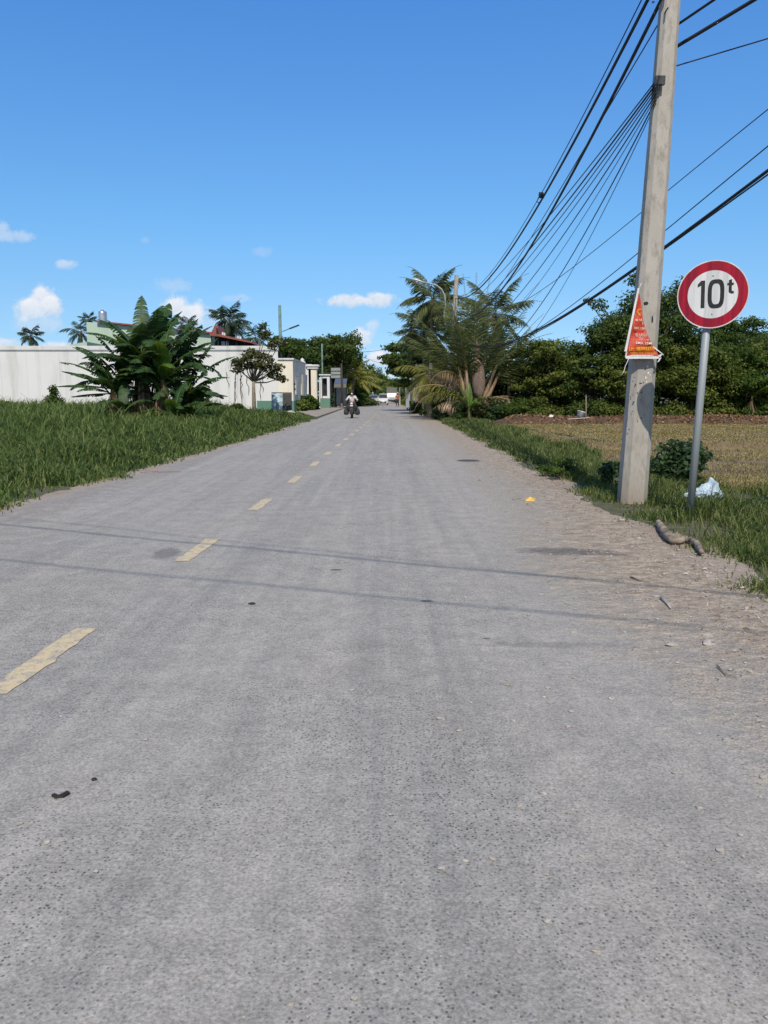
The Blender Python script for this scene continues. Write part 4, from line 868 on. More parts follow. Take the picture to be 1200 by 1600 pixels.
# palms on the right of the road
def big_palm():
    global PW
    PW = .62; r = np.random.default_rng(12); x0, y0_ = W(738, 650, 44).x, 44
    t = thing('coconut_palm', (x0, y0_, 0), 'large stemless coconut palm with fronds rising from the ground right of the far pole', 'palm tree')
    m_ = MB(); m_.tube([(0, 0, -.1), (0, 0, .5), (.0, 0, 1.3)], [.42, .40, .30], 12); m_.build('trunk', M['palmtrunk'], t, smooth=True)
    spec = [  # azimuth deg, elevation deg, length, droop, yellow
        (80, 84, 6.6, .35), (150, 80, 6.4, .5), (20, 78, 6.6, .55), (100, 78, 6.8, .3), (200, 75, 6.2, .6), (-20, 74, 6.4, .7), (60, 80, 6.9, .4), (170, 83, 6.2, .4), (10, 68, 6.4, .55), (120, 72, 6.5, .5),
        (0, 58, 5.4, .35), (-8, 50, 5.6, .9), (5, 42, 5.2, 1.1), (188, 68, 5.8, .9), (175, 60, 5.6, 1.2), (210, 62, 5.4, 1.3), (160, 55, 5.4, 1.1), (240, 72, 5.6, 1.2), (300, 72, 5.4, 1.1), (270, 80, 5.6, .9), (45, 60, 5.6, .8), (135, 62, 5.6, .9), (30, 50, 5.4, 1.1), (330, 60, 5.2, 1.2)]
    acc = []; mr = MB()
    for a, e, ln, dr in spec: palm_frond(mr, acc, (.15 * math.cos(R(a)), .15 * math.sin(R(a)), 1.2), R(a), R(e), ln * 1.12, dr * .8, 1.05, 84, r, .035, side_droop=.38, start=.2)
    strips(acc, 'green_fronds', M['palm_dark'], t); mr.build('frond_stems', M['palmstem'], t, smooth=True)
    for (a, e, ln, dr, mt, sd2) in [(192, 42, 4.6, 1.9, 'palm_yellow', .9), (170, 35, 3.8, 2.0, 'palm_yellow', .9), (-4, 22, 3.3, 1.1, 'palm_yellow', 1.6), (182, 12, 2.2, 1.0, 'drypalm', 1.4), (-12, 24, 2.5, 1.2, 'drypalm', 1.8), (250, 50, 2.4, 2.2, 'drypalm', 1.2), (170, 68, 3.4, 2.2, 'drypalm', 1.6), (215, 75, 4.2, 2.6, 'drypalm', 1.6)]:
        acc = []; mr = MB(); palm_frond(mr, acc, (.2 * math.cos(R(a)), .2 * math.sin(R(a)), 1.0), R(a), R(e), ln, dr, .8, 40, r, .05, side_droop=sd2)
        o = strips(acc, 'drooping_frond' if mt == 'palm_yellow' else 'dead_frond', M[mt], t); mr.build('stem', M['drypalm'], o, smooth=True)
    # fibrous boot: long pointed shield of dead leaf bases
    m_ = MB(); rows = []
    m_.lathe([(.20, 0), (.32, .4), (.37, .9), (.38, 1.3), (.33, 1.8), (.25, 2.2), (.13, 2.7), (.03, 3.3)], 18, (.30, -.55, 1.2), Matrix.Rotation(R(-3), 3, 'Y')); m_.v = [(x + .02 * math.sin(z * 9 + x * 14), y + .04 * math.sin(z * 7 + y * 20), z + .04 * math.sin(x * 25)) for x, y, z in m_.v]; o = m_.build('fibre_sheath', M['fibre'], t, smooth=True)
    for (dx, ln, tilt) in [(-.45, 2.4, -.28), (.55, 2.4, .42), (.65, 2.0, .55), (-.3, 2.9, -.12)]:
        m_ = MB(); m_.tube([(dx * .5, -.5, .7), (dx + tilt * .4, -.6, .7 + ln * .4), (dx + tilt * ln * .7, -.55, .7 + ln)], [.16, .12, .05], 7); m_.build('leaf_base', M['drypalm'], t, smooth=True)
big_palm()
palm('coconut palm with the highest crown, left of the far utility pole', W(672, 640, 54).x, 54, 7.9, 3.2, 28, seed=31, lean=(.1, 0), ll=.9, nl=60, pw=.8, elmin=-1.1, droop=1.3)
palm('shorter coconut palm hanging over the road under the street lamp', W(663, 640, 58).x, 58, 6.0, 3.2, 26, seed=32, leaf='palm_dark', lean=(-.1, 0), ll=.9, nl=56, pw=.8, elmin=-.9, droop=1.4)
palm('yellowish young coconut palm drooping over the verge at the far pole', W(672, 645, 49).x, 49.5, 2.7, 2.8, 16, seed=33, leaf='palm_yellow', ll=.8, nl=56, pw=.7, elmin=-.6, elmax=1.1, droop=2.0)
palm('dark coconut palm between the far pole and the big stemless palm', W(727, 640, 50).x, 50, 6.0, 3.0, 15, seed=34, ll=.9, nl=60, pw=.8, elmin=-1.2, droop=1.2)
palm('upright coconut palm behind the big stemless palm', W(770, 640, 49).x, 49, 6.4, 3.2, 19, seed=35, ll=.9, nl=60, pw=.8, elmin=-1.1, elmax=1.5, droop=.9)
palm('small coconut palm behind the right side of the big palm', W(795, 640, 47).x, 47, 3.4, 3.0, 20, seed=36, ll=.8, nl=56, pw=.8, elmin=-.9, droop=1.3)
banana('young broad leaved plant at the foot of the big stemless palm', W(733, 650, 41).x, 41, .8, [(160, 75, 1.6, .22, .8, .2), (195, 60, 1.5, .22, 1.4, .3), (20, 65, 1.3, .2, 1.6, .3), (90, 82, 1.5, .2, .3, .1), (-60, 55, 1.3, .2, 1.8, .3)], 93, .06, 'banana_light', dead=0)
tree('dark needle leaved tree overhanging the road beyond the palms', W(655, 640, 70).x, 70, 7.0, 3.0, 2.2, 30, 17000, .26, 'leaf_dark', group=None, bottom=1.8, low=-.9, flatc=.5, droop=.6, up=.1)
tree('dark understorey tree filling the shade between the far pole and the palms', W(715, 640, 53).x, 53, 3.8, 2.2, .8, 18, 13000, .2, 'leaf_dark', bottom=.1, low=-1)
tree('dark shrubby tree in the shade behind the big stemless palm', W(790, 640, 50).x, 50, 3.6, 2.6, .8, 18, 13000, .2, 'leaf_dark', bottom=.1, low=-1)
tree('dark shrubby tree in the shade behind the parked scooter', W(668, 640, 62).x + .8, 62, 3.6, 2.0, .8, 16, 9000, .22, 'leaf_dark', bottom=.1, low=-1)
for i, (u, Y, rx, ht, lf, lb) in enumerate([(690, 45.5, .7, .9, 'leaf_bush', 'grassy weed clump left of the far pole foot'), (712, 44, .8, 1.0, 'leaf_bush', 'weed clump right of the far pole foot'), (728, 43, .7, .8, 'leaf_mid', 'weed clump before the young broad leaved plant'),
                                       (760, 42.5, 1.2, 1.5, 'leaf_olive', 'dry twiggy shrub under the big palm'), (785, 42, 1.2, 1.4, 'leaf_bush', 'dark shrub right of the big palm'), (815, 41, 1.4, 1.5, 'leaf_mid', 'green shrub between the big palm and the field trees'), (840, 40.6, 1.3, 1.3, 'leaf_hedge', 'low shrub at the left end of the field bank')]):
    bush(lb, W(u, 650, Y).x, Y, rx, ht, 3200, .12, lf, 8, 400 + i * 3)
m_ = MB(); m_.add(*stone_geo((0, 0, .1), .2, rg)); c = W(736, 660, 41); tag(m_.build('rock', M['paper'], loc=(c.x, c.y, 0)), 'pale rock in the grass below the young broad leaved plant', 'rock')

# ---------------------------------------------------------------- far poles, lamps
q = W(702, 640, 47)
pole2 = concrete_pole(Vector((q.x, 47, 0)), Vector((W(713.5, 428, 47).x, 47, 8.45)), .40, .24, 'weathered concrete utility pole standing among the palms on the right')
def lamp(name, label, pts, head_a, head_b, mat='galv', r_=.05, hw=.16):
    o = Vector(pts[0]); t = thing(name, o, label, 'street lamp'); m_ = MB(off=o); m_.tube(pts, r_, 8); m_.build('arm', M[mat], t, smooth=True)
    a, b_ = Vector(head_a), Vector(head_b); d = (b_ - a); L_ = d.length; x = d.normalized(); rot = Matrix((x, Vector((0, 0, 1)).cross(x).normalized(), x.cross(Vector((0, 0, 1)).cross(x).normalized()))).transposed()
    m_ = MB(off=o); n = 12; prof = [(0, .05), (.15, .07), (.45, hw), (.8, hw * .9), (1, hw * .35)]; vs = []
    for s_, w in prof:
        for k in range(n): an = k / n * 6.283; vs.append(a + rot @ Vector((s_ * L_, w * math.cos(an), w * .45 * math.sin(an))))
    m_.add(vs, [(i * n + k, i * n + (k + 1) % n, (i + 1) * n + (k + 1) % n, (i + 1) * n + k) for i in range(len(prof) - 1) for k in range(n)] + [tuple(range(n)), tuple(4 * n + k for k in range(n))])
    m_.build('lamp_head', M['signwhite'], t, smooth=True)
    m_ = MB(off=o); m_.lathe([(0, 0), (hw * .7, .0), (hw * .5, -.06), (0, -.08)], 12, a.lerp(b_, .62) - Vector((0, 0, hw * .4))); m_.build('lens', M['lampglass'], t, smooth=True)
    return t
Yp = 46.7
lamp('street_lamp', 'curved white street lamp on the concrete pole among the palms', [W(u, v, Yp) for u, v in ((706, 507), (695, 507), (694, 495), (696, 478), (695, 462), (690, 452), (682, 446), (672, 443), (662, 441))], W(664, 442, Yp), W(645, 436, Yp), hw=.17)
Y3 = 80
q3 = W(647, 630, Y3); pole3 = concrete_pole(Vector((q3.x, Y3, 0)), Vector((q3.x, Y3, 9.0)), .34, .2, 'distant concrete utility pole with a lamp, left of the dark needle leaved tree')
lamp('street_lamp', 'smaller distant street lamp further down the road on the right', [W(u, v, Y3) for u, v in ((647, 545), (646, 535), (643, 529), (637, 524), (629, 521))], W(629, 521, Y3), W(618, 518, Y3), hw=.2, r_=.06)
def far_pole(label, u, Y, vt, arms):
    b_ = W(u, 620, Y); z = W(u, vt, Y).z; t = thing('utility_pole', (b_.x, Y, 0), label, 'utility pole'); m_ = MB(); m_.tube([(0, 0, 0), (0, 0, z)], [.16, .1], 8); m_.build('shaft', M['pole'], t, smooth=True)
    for az in arms: m_ = MB(); m_.box((0, -.1, z - az), (1.9, .1, .1)); m_.build('crossarm', M['darkmetal'], t)
far_pole('far utility pole with two crossarms against the sky', 641, 104, 528, (.3, 1.5)); far_pole('utility pole with stacked crossarms, second against the sky', 634, 122, 529, (.3, 1.2)); far_pole('farthest thin utility pole above the far trees', 624.5, 150, 556, (.3, 1.1))
def steel_pole(label, u, vb, vt, Y, ut=None, mat='greenpole', r_=.13, arm=None):
    b_ = W(u, vb, Y); tp = W(ut or u, vt, Y); t = thing('street_lamp', (b_.x, Y, 0), label, 'street lamp'); m_ = MB(off=(b_.x, Y, 0)); m_.tube([(b_.x, Y, 0), tp], [r_ * 1.2, r_ * .8], 10); m_.build('post', M[mat], t, smooth=True)
    (a, b2) = arm; A = W(*a, Y - .2); B2 = W(*b2, Y - .5); m_ = MB(off=(b_.x, Y, 0)); m_.tube([A, B2], .04, 6); m_.build('arm', M[mat], t)
    d = (B2 - A).normalized(); C_ = A.lerp(B2, .4); m_ = MB(off=(b_.x, Y, 0)); rot = d.to_track_quat('X', 'Z').to_matrix(); m_.box(A.lerp(B2, .72), ((B2 - A).length * .58, .28, .09), rot); m_.build('lamp_head', M['darkmetal' if mat == 'greenpole' else 'signwhite'], t, bevel=.02)
steel_pole('grey green lamp post with a slanting lamp, rising behind the white wall end', 440, 630, 477, 66, 437, arm=((441, 518), (467, 508)), r_=.15)
steel_pole('slim grey lamp post with a small white lamp behind the white gatehouse', 504.5, 635, 537, 84, 503, r_=.1, arm=((503, 562), (511, 558)))

# ---------------------------------------------------------------- long white wall and buildings on the left
YW = 62.0
def zv(v, Y): return W(600, v, Y).z
t = thing('boundary_wall', (-9, YW, 0), 'long white plastered wall with a flat coping behind the tall grass', 'wall')
xe = W(434, 560, YW).x; zt = zv(540.5, YW)
m_ = MB(off=(-9, YW, 0)); m_.box(((-46 + xe) / 2, YW + .12, (zt - .32) / 2), (xe + 46, .24, zt - .32)); m_.build('wall_panel', M['wall'], t)
m_ = MB(off=(-9, YW, 0)); m_.box(((-46 + xe) / 2, YW + .10, zt - .16), (xe + 46.1, .40, .32)); m_.box(((-46 + xe) / 2, YW + .06, zt - .37), (xe + 46.04, .2, .09)); m_.build('coping', M['coping'], t, bevel=.015)
for k in range(17):
    x = -45 + k * 2.1 + .35 * math.sin(k * 2.3)
    m_ = MB(off=(-9, YW, 0)); m_.box((x, YW - .004, (zt - .42) / 2), (.05, .012, zt - .43)); m_.build('panel_joint', M['joint'], t)
xp = W(402, 640, YW).x; m_ = MB(off=(-9, YW, 0)); m_.box(((xp + xe) / 2, YW - .04, .5), (xe - xp, .08, .98)); m_.build('green_plinth', M['plinth'], t)
# low wing with a plinth, running to the road side
x0, x1 = xe + .002, W(458, 600, YW).x; zt2 = zv(562, YW)
t = thing('gate_wing', (x0, YW, 0), 'cream plastered low wing with green plinth at the right end of the white wall', 'building')
m_ = MB(off=(x0, YW, 0)); m_.box(((x0 + x1) / 2, YW + 5, zt2 / 2), (x1 - x0, 10, zt2)); m_.build('walls', M['cream'], t)
m_ = MB(off=(x0, YW, 0)); m_.box(((x0 + x1) / 2 + .04, YW + 4.98, zt2 + .06), (x1 - x0 + .12, 10.2, .12)); m_.build('parapet', M['coping'], t)
m_ = MB(off=(x0, YW, 0)); m_.box(((x0 + x1) / 2 + .02, YW + 4.97, .5), (x1 - x0 + .08, 10.1, .98)); m_.build('green_plinth', M['plinth'], t)
for (yy, w_, z0, z1) in ((YW + 2.2, 1.3, 1.3, 3.3), (YW + 6.4, 1.3, 1.3, 3.3)):
    f = MB(off=(x0, YW, 0)); f.box((x1 + .03, yy, (z0 + z1) / 2), (.08, w_, z1 - z0)); fo = f.build('window', M['coping'], t)
    f = MB(off=(x0, YW, 0)); f.box((x1 + .06, yy, (z0 + z1) / 2), (.06, w_ - .2, z1 - z0 - .2)); f.build('pane', M['glass'], fo)
for z in (1.9, 2.3): f = MB(off=(x0, YW, 0)); f.box((x1 + .06, YW + .6, z), (.12, .25, .18)); f.build('meter_box', M['darkmetal'], t)
# villa front with pilasters facing the road
x0, x1 = W(470, 600, 72.5).x, W(495, 600, 73).x
t = thing('villa', (x0, 73, 0), 'white villa front with cream pilasters and moulded cornice beside the pavement', 'building')
zt3 = zv(570, 73); O = (x0, 73, 0)
m_ = MB(off=O); m_.box((x0 + .25, 76.5, zt3 / 2 - .1), (1.3, 7.0, zt3 - .2)); m_.build('side_wall', M['wall'], t)
for i, (ua, ub, yy) in enumerate(((474, 480.5, 74.3), (482, 495, 73))):
    xa, xb = W(ua, 600, yy).x, W(ub, 600, yy).x; m_ = MB(off=O); m_.box(((xa + xb) / 2, yy + .5, (zt3 - .3) / 2 + .5), (xb - xa, 1.0, zt3 - 1.3)); m_.build('pilaster', M['cream'], t, bevel=.02)
    m_ = MB(off=O); m_.box(((xa + xb) / 2, yy + .5, .5), (xb - xa + .06, 1.06, 1.0)); m_.build('plinth', M['plinth'], t)
    m_ = MB(off=O); m_.box(((xa + xb) / 2, yy + .5, zt3 - .3 + .02), (xb - xa + .24, 1.24, .2)); m_.box(((xa + xb) / 2, yy + .5, zt3 - .1 + .02), (xb - xa + .42, 1.42, .18)); m_.build('capital', M['coping'], t, bevel=.03)
m_ = MB(off=O); m_.box((x0 + .1, 75.6, zt3 - .05), (1.7, 4.6, .22)); m_.box((x0 + .1, 75.6, zt3 - .42), (1.5, 4.4, .1)); m_.build('cornice', M['coping'], t, bevel=.02)
m_ = MB(off=O); m_.lathe([(0, 0), (.28, .05), (.3, .2), (.16, .34), (.2, .42), (0, .6)], 12, (x0 + .1, 73.2, zt3 + .06)); m_.build('finial', M['coping'], t, smooth=True)
# gate pier with tall dark grille
xa, xb = W(500.5, 600, 79).x, W(515, 600, 79).x; zt4 = zv(586.5, 79); O = (xa, 79, 0)
t = thing('gatehouse', O, 'small white gatehouse with a tall dark grille and green base at the pavement', 'gatehouse')
m_ = MB(off=O); w_ = xb - xa
for (cx, ww, z0, z1) in ((xa + .07, .14, 1.1, zt4), (xb - .13, .26, 1.1, zt4)): m_.box((cx, 79.5, (z0 + z1) / 2), (ww, 1.0, z1 - z0))
m_.box(((xa + xb) / 2, 79.5, zt4 - .14), (w_ - .42, .98, .28)); m_.box(((xa + xb) / 2, 79.5, 1.22), (w_ - .42, .98, .22)); m_.build('frame_walls', M['wall'], t)
m_ = MB(off=O); m_.box(((xa + xb) / 2, 79.46, .54), (w_ + .04, 1.1, 1.08)); m_.build('green_base', M['plinth'], t)
m_ = MB(off=O); m_.box(((xa + xb) / 2, 79.5, zt4 + .05), (w_ + .25, 1.3, .12)); m_.build('roof_slab', M['coping'], t, bevel=.02)
m_ = MB(off=O); m_.box(((xa + xb) / 2, 79.6, (1.33 + zt4 - .28) / 2), (w_ - .42, .04, zt4 - .28 - 1.33)); gr = m_.build('grille', M['dark'], t)
for k in range(5): m_ = MB(off=O); m_.box((xa + .25 + k * .14, 79.53, (1.33 + zt4 - .28) / 2), (.025, .03, zt4 - .28 - 1.33)); m_.build('bar', M['darkmetal'], gr)
xg = W(496.5, 600, 77).x; m_ = MB(off=O); m_.box(((xg + xa) / 2, 78.6, 1.65), (xa - xg, .08, 3.1)); do = m_.build('door', M['coping'], t); m_ = MB(off=O); m_.box((xa - .12, 78.53, 1.5), (.05, .06, .16)); m_.build('handle', M['darkmetal'], do)
# pavement slab
pv = [G(462, 645.5), G(495, 654.3), G(512, 648), G(540, 637.6), G(553, 632.5), G(548, 631.5), G(515, 635), G(490, 639)]
m_ = MB(); m_.prism([(p_.x, p_.y) for p_ in pv], 'z', .0, .13); tag(m_.build('pavement', M['pavement'], bevel=.02), kind='structure')
# things behind the wall: green shed building, red roofed house, tank
YG = 76
t = thing('green_building', (-22, YG, 0), 'pale green building with a sloping brown roof edge behind the white wall', 'building'); O = (-22, YG, 0)
g_ = [(135, 545), (135, 503), (268, 515.5), (330, 521.5), (330, 545)]; poly = [(W(u, v, YG).x, W(u, v, YG).z) for u, v in g_]; poly[0] = (poly[0][0], 0); poly[-1] = (poly[-1][0], 0)
m_ = MB(off=O); m_.prism(poly, 'y', YG, YG + 6); m_.build('walls', M['palegreen'], t)
e0, e1 = W(152, 502.6, YG), W(332, 520.4, YG); m_ = MB(off=O); an = math.atan2(e1.z - e0.z, e1.x - e0.x); m_.box(((e0.x + e1.x) / 2, YG + 2.9, (e0.z + e1.z) / 2), ((e1 - e0).length, 6.6, .14), Matrix.Rotation(-an, 3, 'Y')); m_.build('roof', M['roofred'], t)
m_ = MB(off=O); xl, xr = W(98, 540, 70).x, W(136, 540, 70).x; m_.prism([(xl, zv(541, 70) - 1), (xr, zv(541, 70) - 1), (xr, zv(534, 70)), (xl + .6, zv(538.5, 70))], 'y', 70, 74); m_.build('lean_to', M['palegreen'], t)
c = W(161, 503, 78); t = thing('water_tank', (c.x, 78, c.z - .4), 'ribbed stainless steel water tank standing on the green building', 'water tank'); hh_ = zv(487, 78) - c.z + .4
m_ = MB(); m_.lathe([(0, 0), (.42, 0)] + [(.40 + .02 * (k % 2), .05 + k * hh_ / 12 * .95) for k in range(12)] + [(.36, hh_ + .02), (.1, hh_ + .1), (0, hh_ + .12)], 20); m_.build('tank_body', M['steel'], t, smooth=True)
m_ = MB(); m_.lathe([(0, 0), (.14, 0), (.14, .06), (0, .07)], 12, (0, 0, hh_ + .12)); m_.build('tank_lid', M['steel'], t)
YR = 70
t = thing('red_roofed_house', (W(330, 540, YR).x, YR, 0), 'house with a rusty red metal roof and dark open loft behind the white wall', 'house'); O = t.location.copy()
rf = [(329, 521.5), (343, 522.5), (392, 533.5), (394, 536.5), (343, 526), (329, 525)]
m_ = MB(off=O); m_.prism([(W(u, v, YR).x, W(u, v, YR).z) for u, v in rf], 'y', YR - .4, YR + 5); m_.build('roof', M['roofred'], t)
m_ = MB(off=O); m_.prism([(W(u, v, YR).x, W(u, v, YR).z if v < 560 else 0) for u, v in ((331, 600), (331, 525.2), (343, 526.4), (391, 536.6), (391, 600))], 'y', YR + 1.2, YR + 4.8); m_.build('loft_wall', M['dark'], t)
for (ua, ub) in ((342, 347.5), (349, 353.5)): f = MB(off=O); f.prism([(W(u, v, YR).x, W(u, v, YR).z) for u, v in ((ua, 538.5), (ua, 532), (ub, 532.3), (ub, 538.5))], 'y', YR + 1.1, YR + 1.15); f.build('window', M['bannerwhite'], t)
for u in (330.5, 341, 356, 370, 382): f = MB(off=O); f.tube([W(u, 540, YR), W(u, 524 + max(0, (u - 343)) * .21, YR)], .05, 6); f.build('post', M['darkmetal'], t)
m_ = MB(off=O); m_.prism([(W(u, v, YR).x, W(u, v, YR).z) for u, v in ((328, 522), (333, 507.5), (338, 507.5), (342, 522.3))], 'y', YR + .5, YR + 3); dm = m_.build('dormer', M['roofred'], t)
m_ = MB(off=O); m_.prism([(W(u, v, YR).x, W(u, v, YR).z) for u, v in ((336.2, 520), (336.2, 511), (339, 513), (341, 520.5))], 'y', YR + .42, YR + .5); m_.build('dormer_dark_panel', M['dark'], dm)  # dark panel over the right half of the dormer front
m_ = MB(off=O)
for u, v in ((348, 519), (351, 520), (372, 525), (376, 526)): m_.tube([W(u, v + 4.5, YR + 1), W(u, v, YR + 1)], .08, 6)
m_.build('roof_posts', M['bannerwhite'], t)
# palms and trees behind the wall
palm('little palm showing alone above the left end of the white wall', W(49, 540, 84).x, 84, zv(525, 84), 1.9, 15, 'palm_far', seed=51,ll=.7, nl=26, pw=1.3, elmin=-.8, droop=1.3, tr=.14, name='palm')
palm('ragged palm left of the pale green building', W(128, 540, 82).x, 82, zv(519, 82), 2.6, 16, 'palm_far', seed=52, ll=.7, nl=26, pw=1.3, elmin=-1.0, droop=1.7, name='palm')
palm('palm crown peeping over the pale green building left of the tank', W(140, 540, 90).x, 90, zv(500, 90), 1.5, 13, 'palm_far', seed=53, ll=.5, nl=22, pw=1.2, elmin=-.3, droop=1.0, name='palm')
palm('slim betel palm behind the banana plants', W(293, 540, 84).x, 84, zv(508, 84), 2.0, 15, 'palm_far', seed=54,ll=.7, nl=26, pw=1.3, elmin=-.9, droop=1.3, name='palm')
palm('tall coconut palm behind the red roofed house', W(360, 540, 80).x, 80, zv(502, 80), 3.1, 26, 'palm_far', seed=55, ll=.9, nl=36, pw=1.3, elmin=-1.2, droop=1.4)
palm('low coconut palm right of the red roof', W(399, 540, 78).x, 78, zv(529, 78), 2.2, 15, 'palm_far', seed=56, ll=.7, nl=26, pw=1.3, elmin=-.5, droop=1.0)
LG = 'trees behind the villa'
tree('dark spreading tree at the end of the white wall behind the lamp post', W(462, 600, 84).x, 84, zv(534, 84), 2.7, 3.0, 22, 10000, .28, 'leaf_dark', group=LG, bottom=2.8, low=-.8)
tree('biggest dark round crowned tree behind the villa', W(505, 600, 92).x, 92, zv(514, 92), 4.3, 3.5, 30, 15000, .32, 'leaf_dark', group=LG, bottom=2.8, low=-.9)
tree('dark tree with a rounded crown above the hanging signboards', W(535, 600, 98).x, 98, zv(518, 98), 3.1, 3.5, 22, 10000, .32, 'leaf_dark', group=LG, bottom=2.6, low=-.9)
tree('thin leafy tree reaching over the white wall by the lamp post', W(446, 600, 66).x, 66.5, zv(520, 66), 1.9, 3.0, 14, 3600, .24, 'leaf_mid', group=LG, bottom=3.2, low=-.7, cr=.3)
# tree in front of the wall with hanging vines
t = tree('small half bare tree with hanging vines in front of the white wall', W(397, 640, 54).x, 54, zv(541, 54) + .2, 1.9, 1.9, 15, 2600, .22, 'leaf_olive', 'palebark', ry=1.4, cr=.3, low=-.35, bottom=2.1, tr=.15,
         extra=[(1.4, 0, 4.9, .55), (.9, 0, 5.6, .5), (2.0, 0, 5.1, .5), (.75, 0, 6.1, .4), (1.9, 0, 2.6, .45), (1.3, 0, 2.9, .55)])
m_ = MB(); r = np.random.default_rng(8)
for x, z0, z1 in ((-1.75, 3.0, 1.9), (-1.25, 3.0, .9), (-.85, 3.1, .7), (-.8, 2.8, 1.2), (-.4, 2.8, 1.4), (.45, 2.6, 1.0), (.6, 2.9, 1.6), (-1.3, 2.6, .6)):
    m_.tube([(x + .04 * r.normal(), .1 * r.normal(), z0 + (z1 - z0) * k / 5) for k in range(6)], [.025, .03, .028, .025, .03, .012], 5)
m_.build('hanging_vines', M['bark'], t, smooth=True)
bush('round green bush against the white wall on the left', W(86, 628, 58).x, 58, 1.1, 2.3, 3500, .14, 'leaf_mid', 8, 501)
for i, (u, Y, rx, ht, lf, lb) in enumerate([(12, 58, .8, 1.3, 'leaf_bush', 'weed clump at the far left end of the white wall'), (318, 58, .9, 1.6, 'leaf_bush', 'dark weed clump at the wall right of the banana plants'), (372, 58, .8, .9, 'leaf_mid', 'low weed clump left of the vine hung tree'),
                                       (478, 68, 1.2, 2.0, 'leaf_mid', 'garden shrub between the low wing and the villa'), (470, 64, .9, 1.3, 'leaf_lime', 'yellowish shrub at the corner of the low wing'), (488, 70.5, .8, 1.3, 'leaf_bush', 'dark shrub at the villa pilaster foot'),
                                       (520, 84, 1.0, 1.6, 'leaf_bush', 'bush under the grey signboard'), (560, 101, 1.4, 2.2, 'leaf_mid', 'rounded roadside bush behind the motorcycle'), (563, 112, 1.5, 2.4, 'leaf_dark', 'dark roadside bush left of the silver car')]):
    bush(lb, W(u, 640, Y).x, Y, rx, ht, 2600, .17, lf, 8, 520 + i * 5)
# board leaning in the grass, pale cloth
c = W(440, 642, 58.5); t = thing('leaning_board', (c.x, 58.5, 0), 'pale blue and black mottled board leaning before the green plinth', 'board')
a_, b_ = W(423, 622, 58.3), W(455, 622, 58.6); rt = Matrix.Rotation(R(-10), 3, 'X')
m_ = MB(); w_ = (b_.x - a_.x); m_.box((-w_ * .22, 0, .85), (w_ * .56, .05, 1.5), rt); m_.build('light_half', M['paleblue'], t)
m_ = MB(); m_.box((w_ * .28, .0, .88), (w_ * .44, .05, 1.42), rt); m_.build('dark_half', M['darkmetal'], t)
m_ = MB(); m_.tube([(-w_ / 2, .1, 1.62), (w_ / 2, .1, 1.62)], .03, 6); m_.tube([(w_ / 2, 0, .1), (w_ / 2, .12, 1.62)], .03, 6); m_.build('frame', M['darkmetal'], t)
c = G(455, 655.5); m_ = MB(); m_.add([(-.75, -.1, .2), (-.3, -.2, .42), (.3, -.15, .36), (.8, -.1, .14), (.6, .3, .2), (0, .35, .4), (-.6, .25, .3), (0, 0, .5)], [(0, 1, 7), (1, 2, 7), (2, 3, 7), (3, 4, 7), (4, 5, 7), (5, 6, 7), (6, 0, 7)])
tag(m_.build('cloth', M['paper'], loc=(c.x, c.y, .05)), 'pale cloth thrown on the grass before the leaning board', 'cloth')

# banana clump
BY = 34.5
def bx_(u): return W(u, 640, BY).x
BGp = 'banana plants in the big clump on the left'
banana('leftmost banana plant of the clump with long low leaves pointing left', bx_(178), BY, 1.9, [(168, 62, 2.6, .30, 1.0, .5), (185, 40, 2.5, .34, .75, .25), (178, 24, 2.4, .34, .35, .15), (150, 66, 2.2, .36, 1.2, .5), (200, 10, 2.3, .34, .35, .2), (10, 20, 1.6, .3, 1.2, .4), (60, 60, 1.8, .33, 1.2, .4), (260, 45, 1.8, .35, 1.3, .5), (180, 0, 1.9, .3, .2, .2), (230, 25, 1.8, .3, 1.0, .4)], 61, .15, group=BGp, dead=10)
banana('tallest banana plant in the middle of the clump, leaves upright', bx_(222), BY + .3, 3.0, [(100, 84, 3.1, .40, .6, .6), (50, 76, 2.9, .38, 1.1, .6), (165, 62, 3.0, .46, 1.0, .45), (178, 48, 3.0, .46, 1.0, .5), (20, 70, 2.8, .38, 1.2, .5), (250, 60, 2.0, .42, 1.7, .3), (190, 30, 2.7, .44, 1.1, .4), (300, 45, 2.0, .42, 1.6, .35), (0, 60, 2.6, .42, 1.4, .6), (140, 55, 2.6, .45, 1.4, .4), (270, 25, 1.8, .42, 1.5, .35), (230, 70, 2.2, .4, 1.0, .3), (200, 75, 2.5, .42, .7, .2)], 62, .17, group=BGp, dead=10, light=(11,))
banana('bright leaved banana plant right of the middle of the clump', bx_(258), BY - .2, 2.3, [(75, 80, 3.3, .40, .9, .55), (30, 70, 2.8, .42, .8, .4), (10, 52, 2.8, .40, 1.1, .6), (120, 76, 2.7, .44, .8, .4), (280, 78, 2.2, .42, 1.3, .1), (-20, 38, 2.5, .38, 1.1, .55), (300, 60, 1.9, .4, 1.9, .2), (170, 60, 2.3, .42, 1.3, .4), (240, 50, 1.8, .42, 1.6, .3), (-5, 25, 2.4, .38, .9, .5), (200, 40, 2.0, .4, 1.2, .3)], 63, .15, group=BGp, dead=8, light=(4, 6))
banana('rightmost banana plant of the clump with ragged leaves pointing right', bx_(290), BY + .5, 1.6, [(20, 72, 2.8, .36, .6, .7), (5, 55, 2.8, .36, .9, .7), (-10, 38, 2.2, .34, .9, .6), (40, 75, 2.6, .36, .7, .6), (160, 60, 1.9, .36, 1.2, .4), (-40, 40, 1.7, .36, 1.4, .4), (10, 15, 1.8, .33, .6, .4), (250, 50, 1.5, .36, 1.6, .3), (95, 80, 2.4, .36, .4, .5)], 64, .12, group=BGp, dead=5)
